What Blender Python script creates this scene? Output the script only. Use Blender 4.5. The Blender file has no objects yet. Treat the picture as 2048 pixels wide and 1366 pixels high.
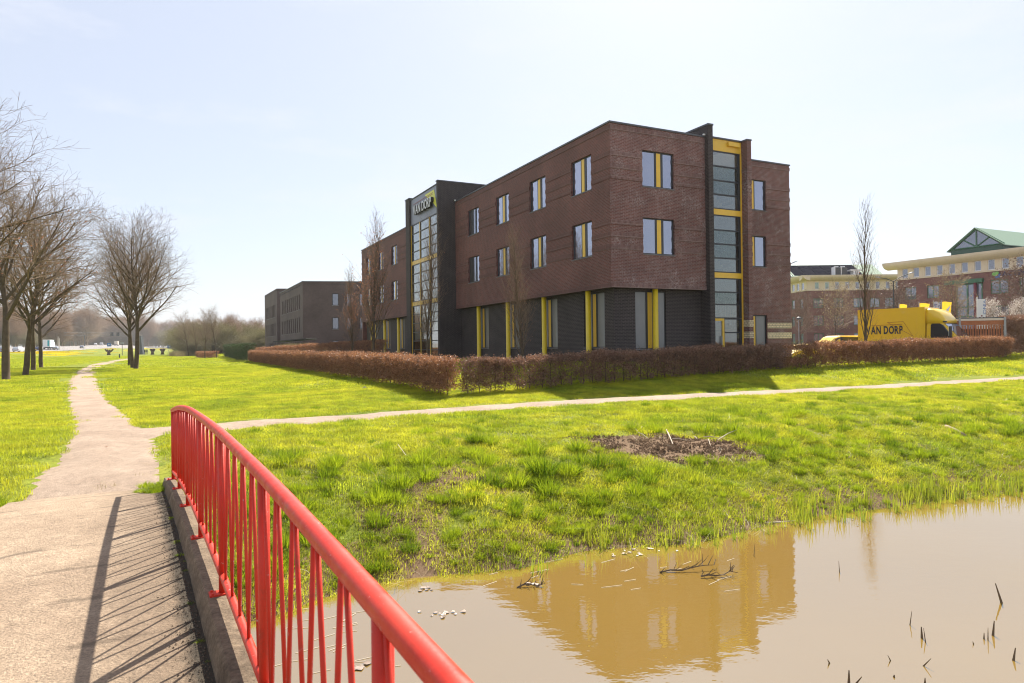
import bpy, math, random
import numpy as np
from mathutils import Vector, Matrix, Euler

random.seed(7)
rng = np.random.default_rng(7)
scene = bpy.context.scene
COL = scene.collection
R = math.radians

# ------------------------------------------------------------------ camera
EYE = Vector((0.0, 0.0, 3.0))
FPX, PITCH, ROLL = 1374.8, 0.0058, 0.0117
cp, sp, cr, sr = math.cos(PITCH), math.sin(PITCH), math.cos(ROLL), math.sin(ROLL)
FWD = Vector((0, cp, sp))
_r, _u = Vector((1, 0, 0)), Vector((0, -sp, cp))
RGT = cr * _r - sr * _u
UPV = sr * _r + cr * _u
cam_data = bpy.data.cameras.new('camera')
cam_data.sensor_width = 36.0
cam_data.lens = FPX / 2048 * 36.0
cam_data.clip_start, cam_data.clip_end = 0.05, 9000
cam_data.dof.use_dof = True
cam_data.dof.focus_distance = 18.0
cam_data.dof.aperture_fstop = 6.3
cam = bpy.data.objects.new('camera', cam_data)
cam.matrix_world = Matrix.Translation(EYE) @ Matrix((RGT, UPV, -FWD)).transposed().to_4x4()
COL.objects.link(cam)
scene.camera = cam

# ------------------------------------------------------------------ light
SUN_EL, SUN_AZ = R(47), R(15)          # azimuth measured from +Y towards +X
world = bpy.data.worlds.new('World')
scene.world = world
world.use_nodes = True
nt = world.node_tree
nt.nodes.clear()
sky = nt.nodes.new('ShaderNodeTexSky')
sky.sky_type = 'NISHITA'
sky.sun_disc = False
sky.sun_elevation = SUN_EL
sky.sun_rotation = SUN_AZ
sky.altitude = 0
sky.air_density = 1.0
sky.dust_density = 1.0
sky.ozone_density = 1.3
tc = nt.nodes.new('ShaderNodeTexCoord')
mp = nt.nodes.new('ShaderNodeMapping'); mp.inputs['Scale'].default_value = (1.3, 1.3, 5.5)
nz = nt.nodes.new('ShaderNodeTexNoise'); nz.inputs['Scale'].default_value = 2.3; nz.inputs['Detail'].default_value = 9
nz.inputs['Roughness'].default_value = .62
rp = nt.nodes.new('ShaderNodeValToRGB'); rp.color_ramp.elements[0].position = .50; rp.color_ramp.elements[1].position = .80
rp.color_ramp.elements[0].color = (.60, .60, .60, 1)
mul = nt.nodes.new('ShaderNodeMath'); mul.operation = 'MULTIPLY'; mul.inputs[1].default_value = .95
mx = nt.nodes.new('ShaderNodeMixRGB'); mx.inputs[2].default_value = (6.4, 6.6, 7.3, 1)
bg = nt.nodes.new('ShaderNodeBackground'); bg.inputs['Strength'].default_value = 0.066
out = nt.nodes.new('ShaderNodeOutputWorld')
nt.links.new(tc.outputs['Generated'], mp.inputs[0]); nt.links.new(mp.outputs[0], nz.inputs[0])
nt.links.new(nz.outputs[0], rp.inputs[0]); nt.links.new(rp.outputs[0], mul.inputs[0]); nt.links.new(mul.outputs[0], mx.inputs[0])
nt.links.new(sky.outputs[0], mx.inputs[1]); nt.links.new(mx.outputs[0], bg.inputs[0]); nt.links.new(bg.outputs[0], out.inputs[0])

sun_d = bpy.data.lights.new('sun', 'SUN')
sun_d.energy = 4.9
sun_d.angle = R(0.55)
sun_d.color = (1.0, 0.93, 0.82)
sun = bpy.data.objects.new('sun', sun_d)
sdir = Vector((math.sin(SUN_AZ) * math.cos(SUN_EL), math.cos(SUN_AZ) * math.cos(SUN_EL), math.sin(SUN_EL)))
sun.rotation_euler = (-sdir).to_track_quat('-Z', 'Y').to_euler()
sun.location = (20, 30, 60)
COL.objects.link(sun)

scene.view_settings.view_transform = 'Standard'
scene.view_settings.look = 'None'
scene.view_settings.gamma = 1
scene.view_settings.exposure = 1.15
scene.view_settings.use_curve_mapping = False
scene.cycles.max_bounces = 8
scene.cycles.transparent_max_bounces = 24
scene.cycles.use_denoising = True
scene.cycles.sample_clamp_indirect = 6
scene.cycles.filter_width = 1.1

# ------------------------------------------------------------------ helpers
def at(px, py, d):
    """world point seen at pixel (px, py) of the 2048 px picture, d metres ahead"""
    v = FWD + RGT * ((px - 1024) / FPX) - UPV * ((py - 683) / FPX)
    return EYE + v * (d / v.y)

def tag(o, label=None, cat=None, group=None, kind=None):
    if label: o['label'] = label
    if cat: o['category'] = cat
    if group: o['group'] = group
    if kind: o['kind'] = kind
    return o

def empty(name, loc=(0, 0, 0), rz=0.0, parent=None):
    o = bpy.data.objects.new(name, None)
    o.location = loc
    o.rotation_euler = (0, 0, rz)
    o.empty_display_size = .2
    if parent: o.parent = parent
    COL.objects.link(o)
    return o

def link_mesh(name, me, mats=(), parent=None, loc=None, rot=None):
    if mats and not me.materials:
        for m in (mats if isinstance(mats, (list, tuple)) else [mats]): me.materials.append(m)
    o = bpy.data.objects.new(name, me)
    if parent: o.parent = parent
    if loc is not None: o.location = loc
    if rot is not None: o.rotation_euler = rot
    COL.objects.link(o)
    return o

def kids(o): return [c for c in bpy.data.objects if c.parent == o]

_children = {}
def copy_tree(o, parent=None, kidmap=None):
    if kidmap is None:
        kidmap = {}
        for c in bpy.data.objects:
            if c.parent: kidmap.setdefault(c.parent.name, []).append(c)
    c = o.copy()
    COL.objects.link(c)
    c.parent = parent
    for ch in kidmap.get(o.name, []):
        copy_tree(ch, c, kidmap)
    return c

class MB:
    """collects boxes, quads and tubes; build() links them as one mesh object with metre UVs"""
    def __init__(s): s.v = []; s.f = []; s.mi = []; s.cur = 0
    def add(s, vs, fs):
        o = len(s.v); s.v += [tuple(x) for x in vs]
        s.f += [tuple(i + o for i in f) for f in fs]; s.mi += [s.cur] * len(fs)
    def box(s, x0, x1, y0, y1, z0, z1):
        s.add([(x0,y0,z0),(x1,y0,z0),(x1,y1,z0),(x0,y1,z0),(x0,y0,z1),(x1,y0,z1),(x1,y1,z1),(x0,y1,z1)],
              [(0,3,2,1),(4,5,6,7),(0,1,5,4),(1,2,6,5),(2,3,7,6),(3,0,4,7)])
        return s
    def obox(s, P, t, n, u0, u1, d0, d1, z0, z1):
        """box in a wall frame: P origin, t along, n outward normal; d is depth outward"""
        vs = []
        for z in (z0, z1):
            for u, d in ((u0, d0), (u1, d0), (u1, d1), (u0, d1)):
                vs.append((P[0] + t[0]*u + n[0]*d, P[1] + t[1]*u + n[1]*d, z))
        flip = (t[0]*n[1] - t[1]*n[0]) < 0
        fs = [(0,3,2,1),(4,5,6,7),(0,1,5,4),(1,2,6,5),(2,3,7,6),(3,0,4,7)]
        if flip: fs = [f[::-1] for f in fs]
        s.add(vs, fs); return s
    def prism(s, pts, z0, z1):
        n = len(pts)
        A = sum(pts[i][0]*pts[(i+1)%n][1] - pts[(i+1)%n][0]*pts[i][1] for i in range(n))
        if A < 0: pts = pts[::-1]
        s.add([(x,y,z0) for x,y in pts] + [(x,y,z1) for x,y in pts],
              [tuple(range(n))[::-1], tuple(range(n, 2*n))] + [(i,(i+1)%n,(i+1)%n+n,i+n) for i in range(n)])
        return s
    def tube(s, pts, rad, k=8, caps=True):
        pts = [Vector(p) for p in pts]; n = len(pts)
        if not hasattr(rad, '__len__'): rad = [rad]*n
        ref = None; vs = []
        for i, p in enumerate(pts):
            t = (pts[min(i+1,n-1)] - pts[max(i-1,0)]).normalized()
            if ref is None:
                ref = Vector((0,0,1)) if abs(t.z) < .9 else Vector((1,0,0))
            a = t.cross(ref).normalized(); b = t.cross(a).normalized(); ref = -b if False else b.cross(t).cross(t) * 0 + ref
            for j in range(k):
                an = 2*math.pi*j/k
                vs.append(p + (a*math.cos(an) + b*math.sin(an))*rad[i])
        fs = []
        for i in range(n-1):
            for j in range(k):
                fs.append((i*k+j, i*k+(j+1)%k, (i+1)*k+(j+1)%k, (i+1)*k+j))
        if caps: fs += [tuple(range(k))[::-1], tuple(range((n-1)*k, n*k))]
        s.add(vs, fs); return s
    def lathe(s, prof, c=(0,0,0), k=16, axis='z'):
        vs = []
        for r, h in prof:
            for j in range(k):
                a = 2*math.pi*j/k
                q = (r*math.cos(a), r*math.sin(a), h)
                if axis == 'y': q = (q[0], q[2], q[1])
                if axis == 'x': q = (q[2], q[0], q[1])
                vs.append((c[0]+q[0], c[1]+q[1], c[2]+q[2]))
        fs = []
        for i in range(len(prof)-1):
            for j in range(k):
                fs.append((i*k+j, i*k+(j+1)%k, (i+1)*k+(j+1)%k, (i+1)*k+j))
        fs += [tuple(range(k))[::-1], tuple(range((len(prof)-1)*k, len(prof)*k))]
        s.add(vs, fs); return s
    def mesh(s, name, uv=True, smooth=False):
        me = bpy.data.meshes.new(name)
        me.from_pydata(s.v, [], s.f)
        if any(s.mi): me.polygons.foreach_set('material_index', s.mi)
        if uv:
            ul = me.uv_layers.new(name='UVMap')
            data = []
            for p in me.polygons:
                n = p.normal
                if abs(n.z) > .75:
                    for vi in p.vertices:
                        c = me.vertices[vi].co; data += [c.x, c.y]
                else:
                    l = math.hypot(n.x, n.y) or 1; tx, ty = -n.y/l, n.x/l
                    for vi in p.vertices:
                        c = me.vertices[vi].co; data += [c.x*tx + c.y*ty, c.z]
            ul.data.foreach_set('uv', data)
        if smooth: me.polygons.foreach_set('use_smooth', [True]*len(me.polygons))
        me.update()
        return me
    def build(s, name, mats, parent=None, loc=None, smooth=False, uv=True, bevel=0):
        o = link_mesh(name, s.mesh(name, uv, smooth), mats, parent, loc)
        if bevel:
            m = o.modifiers.new('bevel', 'BEVEL'); m.width = bevel; m.segments = 2; m.limit_method = 'ANGLE'
        return o

def np_mesh(name, V, Fq=None, Ft=None, uv=None, attrs=None, smooth=False):
    """mesh from numpy quads / triangles"""
    me = bpy.data.meshes.new(name)
    V = np.asarray(V, np.float32)
    me.vertices.add(len(V)); me.vertices.foreach_set('co', V.ravel())
    loops = []; starts = []; n = 0
    if Fq is not None and len(Fq):
        Fq = np.asarray(Fq, np.int32); loops.append(Fq.ravel()); starts.append(np.arange(len(Fq))*4); n = len(Fq)*4
    if Ft is not None and len(Ft):
        Ft = np.asarray(Ft, np.int32); loops.append(Ft.ravel()); starts.append(n + np.arange(len(Ft))*3)
    L = np.concatenate(loops); S = np.concatenate(starts)
    me.loops.add(len(L)); me.loops.foreach_set('vertex_index', L)
    me.polygons.add(len(S)); me.polygons.foreach_set('loop_start', S.astype(np.int32))
    if attrs:
        for k, a in attrs.items():
            at_ = me.attributes.new(k, 'FLOAT', 'POINT'); at_.data.foreach_set('value', np.asarray(a, np.float32))
    me.update(calc_edges=True)
    me.validate()
    if smooth: me.polygons.foreach_set('use_smooth', [True]*len(me.polygons))
    return me

# ------------------------------------------------------------------ materials
class NT:
    def __init__(s, name):
        s.m = bpy.data.materials.new(name); s.m.use_nodes = True
        s.t = s.m.node_tree; s.t.nodes.clear()
        s.out = s.n('ShaderNodeOutputMaterial')
    def n(s, typ, **kw):
        x = s.t.nodes.new(typ)
        for k, v in kw.items():
            if k in x.bl_rna.properties: setattr(x, k, v)
        return x
    def l(s, a, b): s.t.links.new(a, b)
    def noise(s, scale, detail=4, rough=.55, vec=None, dist=0):
        x = s.n('ShaderNodeTexNoise'); x.inputs['Scale'].default_value = scale; x.inputs['Detail'].default_value = detail
        x.inputs['Roughness'].default_value = rough; x.inputs['Distortion'].default_value = dist
        if vec is not None: s.l(vec, x.inputs['Vector'])
        return x.outputs['Fac']
    def ramp(s, fac, stops):
        x = s.n('ShaderNodeValToRGB'); cr_ = x.color_ramp
        while len(cr_.elements) < len(stops): cr_.elements.new(.5)
        for e, (p, c) in zip(cr_.elements, stops):
            e.position = p; e.color = (c, c, c, 1) if isinstance(c, (int, float)) else tuple(c) + (1,)
        s.l(fac, x.inputs[0]); return x.outputs[0]
    def mix(s, fac, a, b, typ='MIX'):
        x = s.n('ShaderNodeMixRGB'); x.blend_type = typ
        for i, q in ((0, fac), (1, a), (2, b)):
            if isinstance(q, (int, float)): x.inputs[i].default_value = q if i == 0 else (q, q, q, 1)
            elif isinstance(q, tuple): x.inputs[i].default_value = q + (1,)
            else: s.l(q, x.inputs[i])
        return x.outputs[0]
    def math(s, op, a, b=0.0):
        x = s.n('ShaderNodeMath'); x.operation = op
        for i, q in ((0, a), (1, b)):
            if isinstance(q, (int, float)): x.inputs[i].default_value = q
            else: s.l(q, x.inputs[i])
        return x.outputs[0]
    def bump(s, h, strength=.3, dist=.01):
        x = s.n('ShaderNodeBump'); x.inputs['Strength'].default_value = strength; x.inputs['Distance'].default_value = dist
        s.l(h, x.inputs['Height']); return x.outputs[0]
    def bsdf(s, color, rough=.7, normal=None, spec=.5, metal=0, coat=0):
        x = s.n('ShaderNodeBsdfPrincipled')
        if isinstance(color, tuple): x.inputs['Base Color'].default_value = color + (1,)
        else: s.l(color, x.inputs['Base Color'])
        if isinstance(rough, (int, float)): x.inputs['Roughness'].default_value = rough
        else: s.l(rough, x.inputs['Roughness'])
        x.inputs['Specular IOR Level'].default_value = spec; x.inputs['Metallic'].default_value = metal
        x.inputs['Coat Weight'].default_value = coat
        if normal is not None: s.l(normal, x.inputs['Normal'])
        return x
    def done(s, sh):
        s.l(sh.outputs[0] if hasattr(sh, 'outputs') else sh, s.out.inputs[0]); return s.m

def uvmap(N): return N.n('ShaderNodeTexCoord').outputs['UV']
def objc(N): return N.n('ShaderNodeTexCoord').outputs['Object']
def geo(N): return N.n('ShaderNodeNewGeometry').outputs['Position']

def brick_mat(name, c1, c2, mortar, bw=.232, bh=.0765, stain=0.0, mort=.014, rough=.75):
    N = NT(name); uv = uvmap(N)
    b = N.n('ShaderNodeTexBrick'); b.inputs['Scale'].default_value = 1
    b.inputs['Brick Width'].default_value = bw; b.inputs['Row Height'].default_value = bh
    b.inputs['Mortar Size'].default_value = mort; b.inputs['Mortar Smooth'].default_value = .15; b.inputs['Bias'].default_value = 0
    b.inputs['Color1'].default_value = c1 + (1,); b.inputs['Color2'].default_value = c2 + (1,); b.inputs['Mortar'].default_value = mortar + (1,)
    N.l(uv, b.inputs['Vector'])
    P = geo(N)
    big = N.ramp(N.noise(.35, 5, .6, P), [(.3, .78), (.7, 1.22)])
    col = N.mix(1.0, b.outputs['Color'], big, 'MULTIPLY')
    sm = N.ramp(N.noise(9, 3, .6, P), [(.3, .85), (.7, 1.15)])
    col = N.mix(1.0, col, sm, 'MULTIPLY')
    if stain:
        st = N.math('MULTIPLY', N.ramp(N.noise(.9, 6, .7, P), [(.48, 0.0), (.70, 1.0)]), N.ramp(N.noise(11, 3, .75, P), [(.45, 0.0), (.62, 1.0)]))
        col = N.mix(N.math('MULTIPLY', st, stain), col, (.42, .36, .36))
    bm = N.bump(b.outputs['Fac'], -.6, .008)
    return N.done(N.bsdf(col, rough, bm, .35))

def plain(name, color, rough=.6, var=.12, scale=6, spec=.5, metal=0, coat=0, bump=0.0):
    N = NT(name); P = objc(N)
    f = N.ramp(N.noise(scale, 5, .6, P), [(.25, 1-var), (.75, 1+var)])
    col = N.mix(1.0, color, f, 'MULTIPLY')
    nm = N.bump(N.noise(scale*8, 3, .6, P), bump, .01) if bump else None
    return N.done(N.bsdf(col, rough, nm, spec, metal, coat))

def leafy(name, c1, c2, trans=.5, rough=.6, rnd=True, gloss=.06, field=None):
    """leaf or blade: diffuse + translucent, colour varies per clump and per blade"""
    N = NT(name)
    oi = N.n('ShaderNodeObjectInfo').outputs['Random']
    at_ = N.n('ShaderNodeAttribute'); at_.attribute_name = 'tint'
    f = N.math('ADD', N.math('MULTIPLY', oi, .45), N.math('MULTIPLY', at_.outputs['Fac'], .55))
    col = N.ramp(f, [(.1, c1), (.9, c2)])
    if field:
        col = N.mix(N.ramp(N.noise(.45, 5, .65, geo(N)), [(.40, 0.0), (.62, .75)]), col, field)
        col = N.mix(1.0, col, N.ramp(N.noise(1.9, 4, .65, geo(N)), [(.32, .70), (.68, 1.25)]), 'MULTIPLY')
    d = N.n('ShaderNodeBsdfDiffuse'); t = N.n('ShaderNodeBsdfTranslucent'); g = N.n('ShaderNodeBsdfGlossy')
    g.inputs['Roughness'].default_value = .5
    N.l(col, d.inputs[0]); N.l(col, t.inputs[0])
    m = N.n('ShaderNodeMixShader'); m.inputs[0].default_value = trans
    N.l(d.outputs[0], m.inputs[1]); N.l(t.outputs[0], m.inputs[2])
    m2 = N.n('ShaderNodeMixShader'); m2.inputs[0].default_value = gloss
    N.l(m.outputs[0], m2.inputs[1]); N.l(g.outputs[0], m2.inputs[2])
    return N.done(m2)

M = {}
M['brick'] = brick_mat('red_brown_brick', (.175, .055, .044), (.108, .037, .032), (.185, .115, .10), stain=.0)
M['brick_stain'] = brick_mat('weathered_red_brown_brick', (.185, .070, .058), (.122, .048, .042), (.22, .15, .135), stain=.75)
M['soldier'] = brick_mat('soldier_course_brick', (.17, .078, .066), (.105, .048, .043), (.24, .165, .15), bw=.0765, bh=.222, stain=.6)
M['soldier_plain'] = brick_mat('plain_soldier_course', (.15, .052, .043), (.09, .034, .03), (.165, .105, .092), bw=.0765, bh=.222)
M['dark_brick'] = brick_mat('dark_anthracite_brick', (.040, .030, .030), (.025, .020, .021), (.082, .068, .063))
M['beige_brick'] = brick_mat('beige_brick', (.74, .62, .42), (.66, .54, .36), (.22, .17, .13), bw=.25, bh=.12, mort=.012)
M['brown_brick'] = brick_mat('purple_brown_brick', (.118, .078, .074), (.09, .06, .058), (.12, .088, .083))
M['far_brick'] = brick_mat('dull_red_brick', (.23, .090, .074), (.18, .072, .060), (.19, .10, .085))
M['render'] = plain('beige_panel', (.74, .62, .46), .7, .06, 1.5)
M['render_soffit'] = plain('beige_cornice', (.70, .58, .42), .6, .08, 1.2)
M['coping'] = plain('grey_metal_coping', (.075, .08, .09), .45, .1, 3)
M['frame'] = plain('dark_grey_window_frame', (.030, .032, .038), .4, .1, 4)
M['yellow'] = plain('yellow_enamel', (.80, .50, .035), .38, .05, 3, coat=.2)
M['yellow_col'] = plain('yellow_column_paint', (.66, .47, .01), .4, .08, 3, coat=.15)
M['van_yellow'] = plain('yellow_vehicle_paint', (.83, .55, .02), .3, .03, 2, coat=.6)
M['grey_panel'] = plain('blue_grey_facade_panel', (.20, .21, .27), .35, .06, 2)
M['sill'] = plain('grey_stone_sill', (.16, .16, .17), .6, .1, 5)
M['green'] = plain('green_window_paint', (.055, .16, .085), .4, .1, 3)
M['dark_green'] = plain('dark_green_cladding', (.035, .10, .065), .45, .1, 2)
M['green_roof'] = plain('pale_green_roof_sheet', (.20, .30, .20), .5, .06, 2)
M['maroon'] = plain('maroon_post_paint', (.16, .012, .03), .4, .1, 3)
M['white'] = plain('white_paint', (.78, .78, .78), .4, .04, 3)
M['grey_metal'] = plain('galvanised_steel', (.33, .34, .36), .42, .12, 5, metal=.5)
M['gantry'] = plain('dull_grey_lattice', (.17, .17, .17), .8, .1, 5, spec=.1)
M['dark_metal'] = plain('dark_grey_steel', (.05, .052, .056), .5, .15, 5)
M['rubber'] = plain('tyre_rubber', (.02, .02, .02), .8, .1, 8)
M['soffit'] = plain('dark_soffit_board', (.05, .035, .03), .8, .1, 3)
M['roof'] = plain('flat_roof_bitumen', (.06, .06, .06), .9, .1, 1)
M['logo_lime'] = plain('lime_yellow_logo', (.72, .70, .10), .45, .04, 2)
M['logo_red'] = plain('dark_red_line', (.30, .03, .03), .45, .04, 2)
M['letter_black'] = plain('charcoal_lettering', (.035, .035, .04), .5, .05, 3)
M['letter_face'] = plain('pale_grey_letter_face', (.66, .66, .70), .35, .04, 3)
M['letter_side'] = plain('dark_letter_side', (.03, .028, .03), .5, .05, 3)
M['blue'] = plain('blue_sign_face', (.02, .12, .38), .4, .05, 3)
M['navy'] = plain('navy_letter', (.02, .03, .14), .4, .05, 3)
M['logo_green'] = plain('green_logo_lozenge', (.22, .50, .10), .3, .25, 1.2)
M['logo_blue'] = plain('blue_logo_lozenge', (.05, .15, .42), .3, .2, 1.2)
M['solar'] = plain('solar_cell', (.018, .018, .026), .8, .1, 2, spec=0)
M['wood'] = plain('reddish_stained_timber', (.38, .13, .045), .55, .25, 6)
M['silver'] = plain('silver_car_paint', (.24, .26, .30), .3, .04, 2, coat=.6)
M['white_car'] = plain('white_car_paint', (.55, .56, .60), .35, .03, 2, coat=.3)
M['dark_car'] = plain('dark_blue_car_paint', (.03, .04, .09), .3, .03, 2, coat=.6)
M['teal'] = plain('teal_truck_stripe', (.02, .33, .38), .4, .05, 2)
M['orange_print'] = plain('pale_orange_print', (.70, .30, .18), .5, .1, 2)
M['cream'] = plain('cream_trailer', (.66, .58, .50), .5, .06, 2)
M['tail'] = plain('red_tail_light', (.4, .01, .01), .25, .05, 3)
M['lamp_glass'] = plain('lamp_lens', (.7, .72, .75), .15, .03, 3)
M['cloth_dark'] = plain('dark_clothing', (.02, .022, .03), .9, .2, 3)
M['skin'] = plain('skin', (.5, .3, .22), .6, .05, 5)
M['plate'] = plain('yellow_number_plate', (.75, .50, .03), .4, .02, 3)

def glass_mat(name, tint=(.05, .06, .08), refl=.34, rough=.02, wav=.0):
    N = NT(name)
    d = N.bsdf(tint, .3, None, .5)
    g = N.n('ShaderNodeBsdfGlossy'); g.inputs['Roughness'].default_value = rough
    g.inputs['Color'].default_value = (.70, .73, .88, 1)
    if wav:
        N.l(N.bump(N.noise(1.1, 2, .5, objc(N)), wav, .02), g.inputs['Normal'])
    fr = N.n('ShaderNodeLayerWeight'); fr.inputs['Blend'].default_value = .35
    f = N.math('ADD', N.math('MULTIPLY', fr.outputs['Facing'], .5), refl)
    m = N.n('ShaderNodeMixShader'); N.l(f, m.inputs[0]); N.l(d.outputs[0], m.inputs[1]); N.l(g.outputs[0], m.inputs[2])
    return N.done(m)
M['glass'] = glass_mat('reflective_window_glass', wav=.05)
M['glass_dim'] = glass_mat('dim_window_glass', (.035, .035, .03), .12, wav=.05)
M['glass_far'] = glass_mat('far_window_glass', (.10, .11, .13), .18, .05)
M['glass_car'] = glass_mat('vehicle_glass', (.012, .014, .016), .03, .03)
M['glass_screen'] = glass_mat('windscreen_glass', (.02, .025, .03), .22, .03)
def clear_glass(name, tr=.5):
    N = NT(name)
    t = N.n('ShaderNodeBsdfTransparent'); t.inputs[0].default_value = (.72, .78, .76, 1)
    g = N.n('ShaderNodeBsdfGlossy'); g.inputs['Roughness'].default_value = .02; g.inputs['Color'].default_value = (.68, .70, .70, 1)
    fr = N.n('ShaderNodeLayerWeight'); fr.inputs['Blend'].default_value = .35
    f = N.math('ADD', N.math('MULTIPLY', fr.outputs['Facing'], .5), 1 - tr)
    m = N.n('ShaderNodeMixShader'); N.l(f, m.inputs[0]); N.l(t.outputs[0], m.inputs[1]); N.l(g.outputs[0], m.inputs[2])
    return N.done(m)
M['stair_glass'] = clear_glass('stairwell_glass', .86)
M['tower_glass'] = clear_glass('tower_glass', .72)
M['blind'] = plain('grey_blind_behind_glass', (.20, .205, .21), .25, .10, .9, coat=.4)
M['inner_wall'] = plain('pale_inner_wall', (.17, .17, .15), .9, .08, 1)
M['timber_beige'] = plain('beige_inner_leaf', (.45, .36, .24), .8, .05, 1)
# ------------------------------------------------------------------ terrain
TH = 0.46
OX, OY = 5.19, 35.6                                 # near corner of the office building
CT, ST = math.cos(TH), math.sin(TH)
def S_(t): t = np.clip(t, 0, 1); return t*t*(3-2*t)
WLA = [-60, -12, 1.3, 1.85, 2.7, 3.1, 4.5, 5.7, 7.3, 9.9, 11.5, 13.4, 15.2, 22, 40, 120]
WLB = [7.5, 8.2, 8.0, 8.3, 8.5, 8.45, 8.05, 8.3, 7.75, 8.0, 7.7, 7.5, 7.15, 6.7, 6.2, 6.0]
def sines(x, y, s, seed):
    r = np.random.default_rng(seed); o = 0
    for i in range(7):
        k = s*(1.0 + i*.55); a = r.uniform(0, 6.28); o = o + np.sin((x*math.cos(a)+y*math.sin(a))*k + r.uniform(0, 6.28))/(1+i*.5)
    return o/2.6
def ab(x, y): return .88*x+.475*y, -.475*x+.88*y
def pq(x, y): return (x-OX)*CT+(y-OY)*ST, -(x-OX)*ST+(y-OY)*CT     # building frame: p right, q back
# motorway edges: tangent u = x / y -> distance and height
NU = [-1.2, -.76, -.70, -.66, -.628, -.60, -.556, -.5, -.45, -.40]
ND = [150, 200, 225, 270, 330, 400, 520, 800, 1000, 1150]
NZ = [2.0, 2.55, 2.62, 2.95, 3.3, 3.9, 4.2, 4.2, 3.2, 3.0]
FU = [-1.2, -.76, -.70, -.65, -.621, -.599, -.556, -.5, -.45, -.40]
FD = [230, 285, 305, 360, 430, 520, 720, 1000, 1200, 1300]
FZ = [4.0, 4.7, 4.8, 5.3, 6.0, 7.2, 8.0, 6.5, 5.2, 5.0]
def road_z(u, t): return np.interp(u, NU, NZ)*(1-t) + np.interp(u, FU, FZ)*t
def road_d(u, t): return np.interp(u, NU, ND)*(1-t) + np.interp(u, FU, FD)*t
MLY = [9.3, 10.4, 13.1, 15.4, 18.1, 26.4, 38, 53.3, 76.5, 99, 120, 138, 153]
MLX = [-6.75, -7.3, -8.6, -9.95, -11.6, -17.1, -24.65, -34.1, -47.8, -60.1, -70.3, -78.5, -84.7]
MRX = [-4.75, -5.25, -6.75, -8.05, -10.0, -15.5, -22.8, -32.4, -46.2, -58.0, -68.1, -75.7, -82.4]
PA = [-1.0, 1.6, 6.9, 13, 20.9, 39.9, 60, 140]          # right path, along the ditch
PBU = [19.5, 19.2, 19.9, 20.5, 19.3, 18.7, 18.3, 18.0]   # far edge (computed below from measured points)
def _fix():
    up = [(-8.63, 17.31), (-7.51, 17.64), (-3.39, 20.68), (1.66, 24.17), (9.24, 26.78), (26.27, 35.31)]
    lo = [(-7.71, 15.0), (-6.78, 15.92), (-3.01, 18.56), (1.48, 21.77), (8.08, 23.72), (23.42, 31.78)]
    f = lambda L: zip(*[ab(*p) for p in L])
    ua, ub = map(list, f(up)); la, lb = map(list, f(lo))
    ua += [60, 160]; ub += [ub[-1]-.3, ub[-1]-1]; la += [60, 160]; lb += [lb[-1]-.3, lb[-1]-1]
    return ua, ub, la, lb
PUA, PUB, PLA, PLB = _fix()
# even the width out: about 1.75 m between edges
_A = np.linspace(0, 160, 81); _U = np.interp(_A, PUA, PUB); _L = np.interp(_A, PLA, PLB); _C = (_U+_L)/2
_C = np.convolve(np.pad(_C, 3, mode='edge'), np.ones(7)/7, mode='valid')
def path_r(a): c = np.interp(a, _A, _C); return c-.86, c+.86
def in_main(x, y, m=0.0):
    return (y > 9.2) & (y < 153) & (x > np.interp(y, MLY, MLX)-m) & (x < np.interp(y, MLY, MRX)+m)
def in_right(x, y, m=0.0):
    a, b = ab(x, y); lo, hi = path_r(a)
    return (a > .2) & (b > lo-m) & (b < hi+m)
def ground(x, y, carve=True):
    x = np.asarray(x, float); y = np.asarray(y, float)
    a, b = ab(x, y); p, q = pq(x, y)
    wl = np.interp(a, WLA, WLB)
    t = b - wl
    bank = np.interp(t, [-6, -2, 0, .4, 1.2, 2.5, 4.5, 8], [-1.0, -.6, -.02, .13, .38, .68, .98, 1.1])
    near = np.interp(b, [-5, -3, -1.2, -.6, 1, 3], [1.1, .9, .1, -.05, -.6, -1.0])
    z = np.where(b < 3, near, bank)
    z = z + .9*S_((q+11)/10.5)*S_((p+17)/16) + .3*S_((y-90)/160)*(p < 40)
    lump = S_((t-.3)/1.5)*(1-.7*S_((t-7)/5))
    z = z + lump*(.05*sines(x, y, 3.6, 3) + .035*sines(x, y, 6.5, 23)*(t < 8) + .06*sines(x, y, .8, 5)) + .05*S_((t-8)/10)*sines(x, y, .25, 8)*(1-S_((q+9)/6)*S_((p+20)/10))
    # mud patch: shallow hollow with clods
    e = ((x-3.3)/1.8)**2 + ((y-14.5)/1.2)**2
    z = z + np.where(e < 1.3, .03*sines(x, y, 9, 11), 0)
    z = z - .45*S_((p-17)/2)*S_((q+1)/3)*(p < 90)
    # motorway embankment
    with np.errstate(divide='ignore', invalid='ignore'):
        u = np.where(y > 1, x/np.maximum(y, 1), 9.)
    dn, df = np.interp(u, NU, ND), np.interp(u, FU, FD)
    zn, zf = np.interp(u, NU, NZ), np.interp(u, FU, FZ)
    m = S_((-.36-u)/.05) * (y > 60)
    emb = np.where(y < dn, S_((y-dn*.72)/(dn*.28)), 1.0)
    zr = np.where(y < df, zn + (zf-zn)*(y-dn)/(df-dn), zf)
    on = (y > dn+1) & (y < df-2)
    z2 = z*(1-emb) + np.where(y < dn, zn-.05, np.where(on, zr-.45, zr))*emb
    z = z*(1-m) + z2*m
    if carve: z = z - .035*(in_main(x, y) | in_right(x, y))
    return z
def gz(x, y): return float(ground(np.array([x]), np.array([y]), False)[0])

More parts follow.
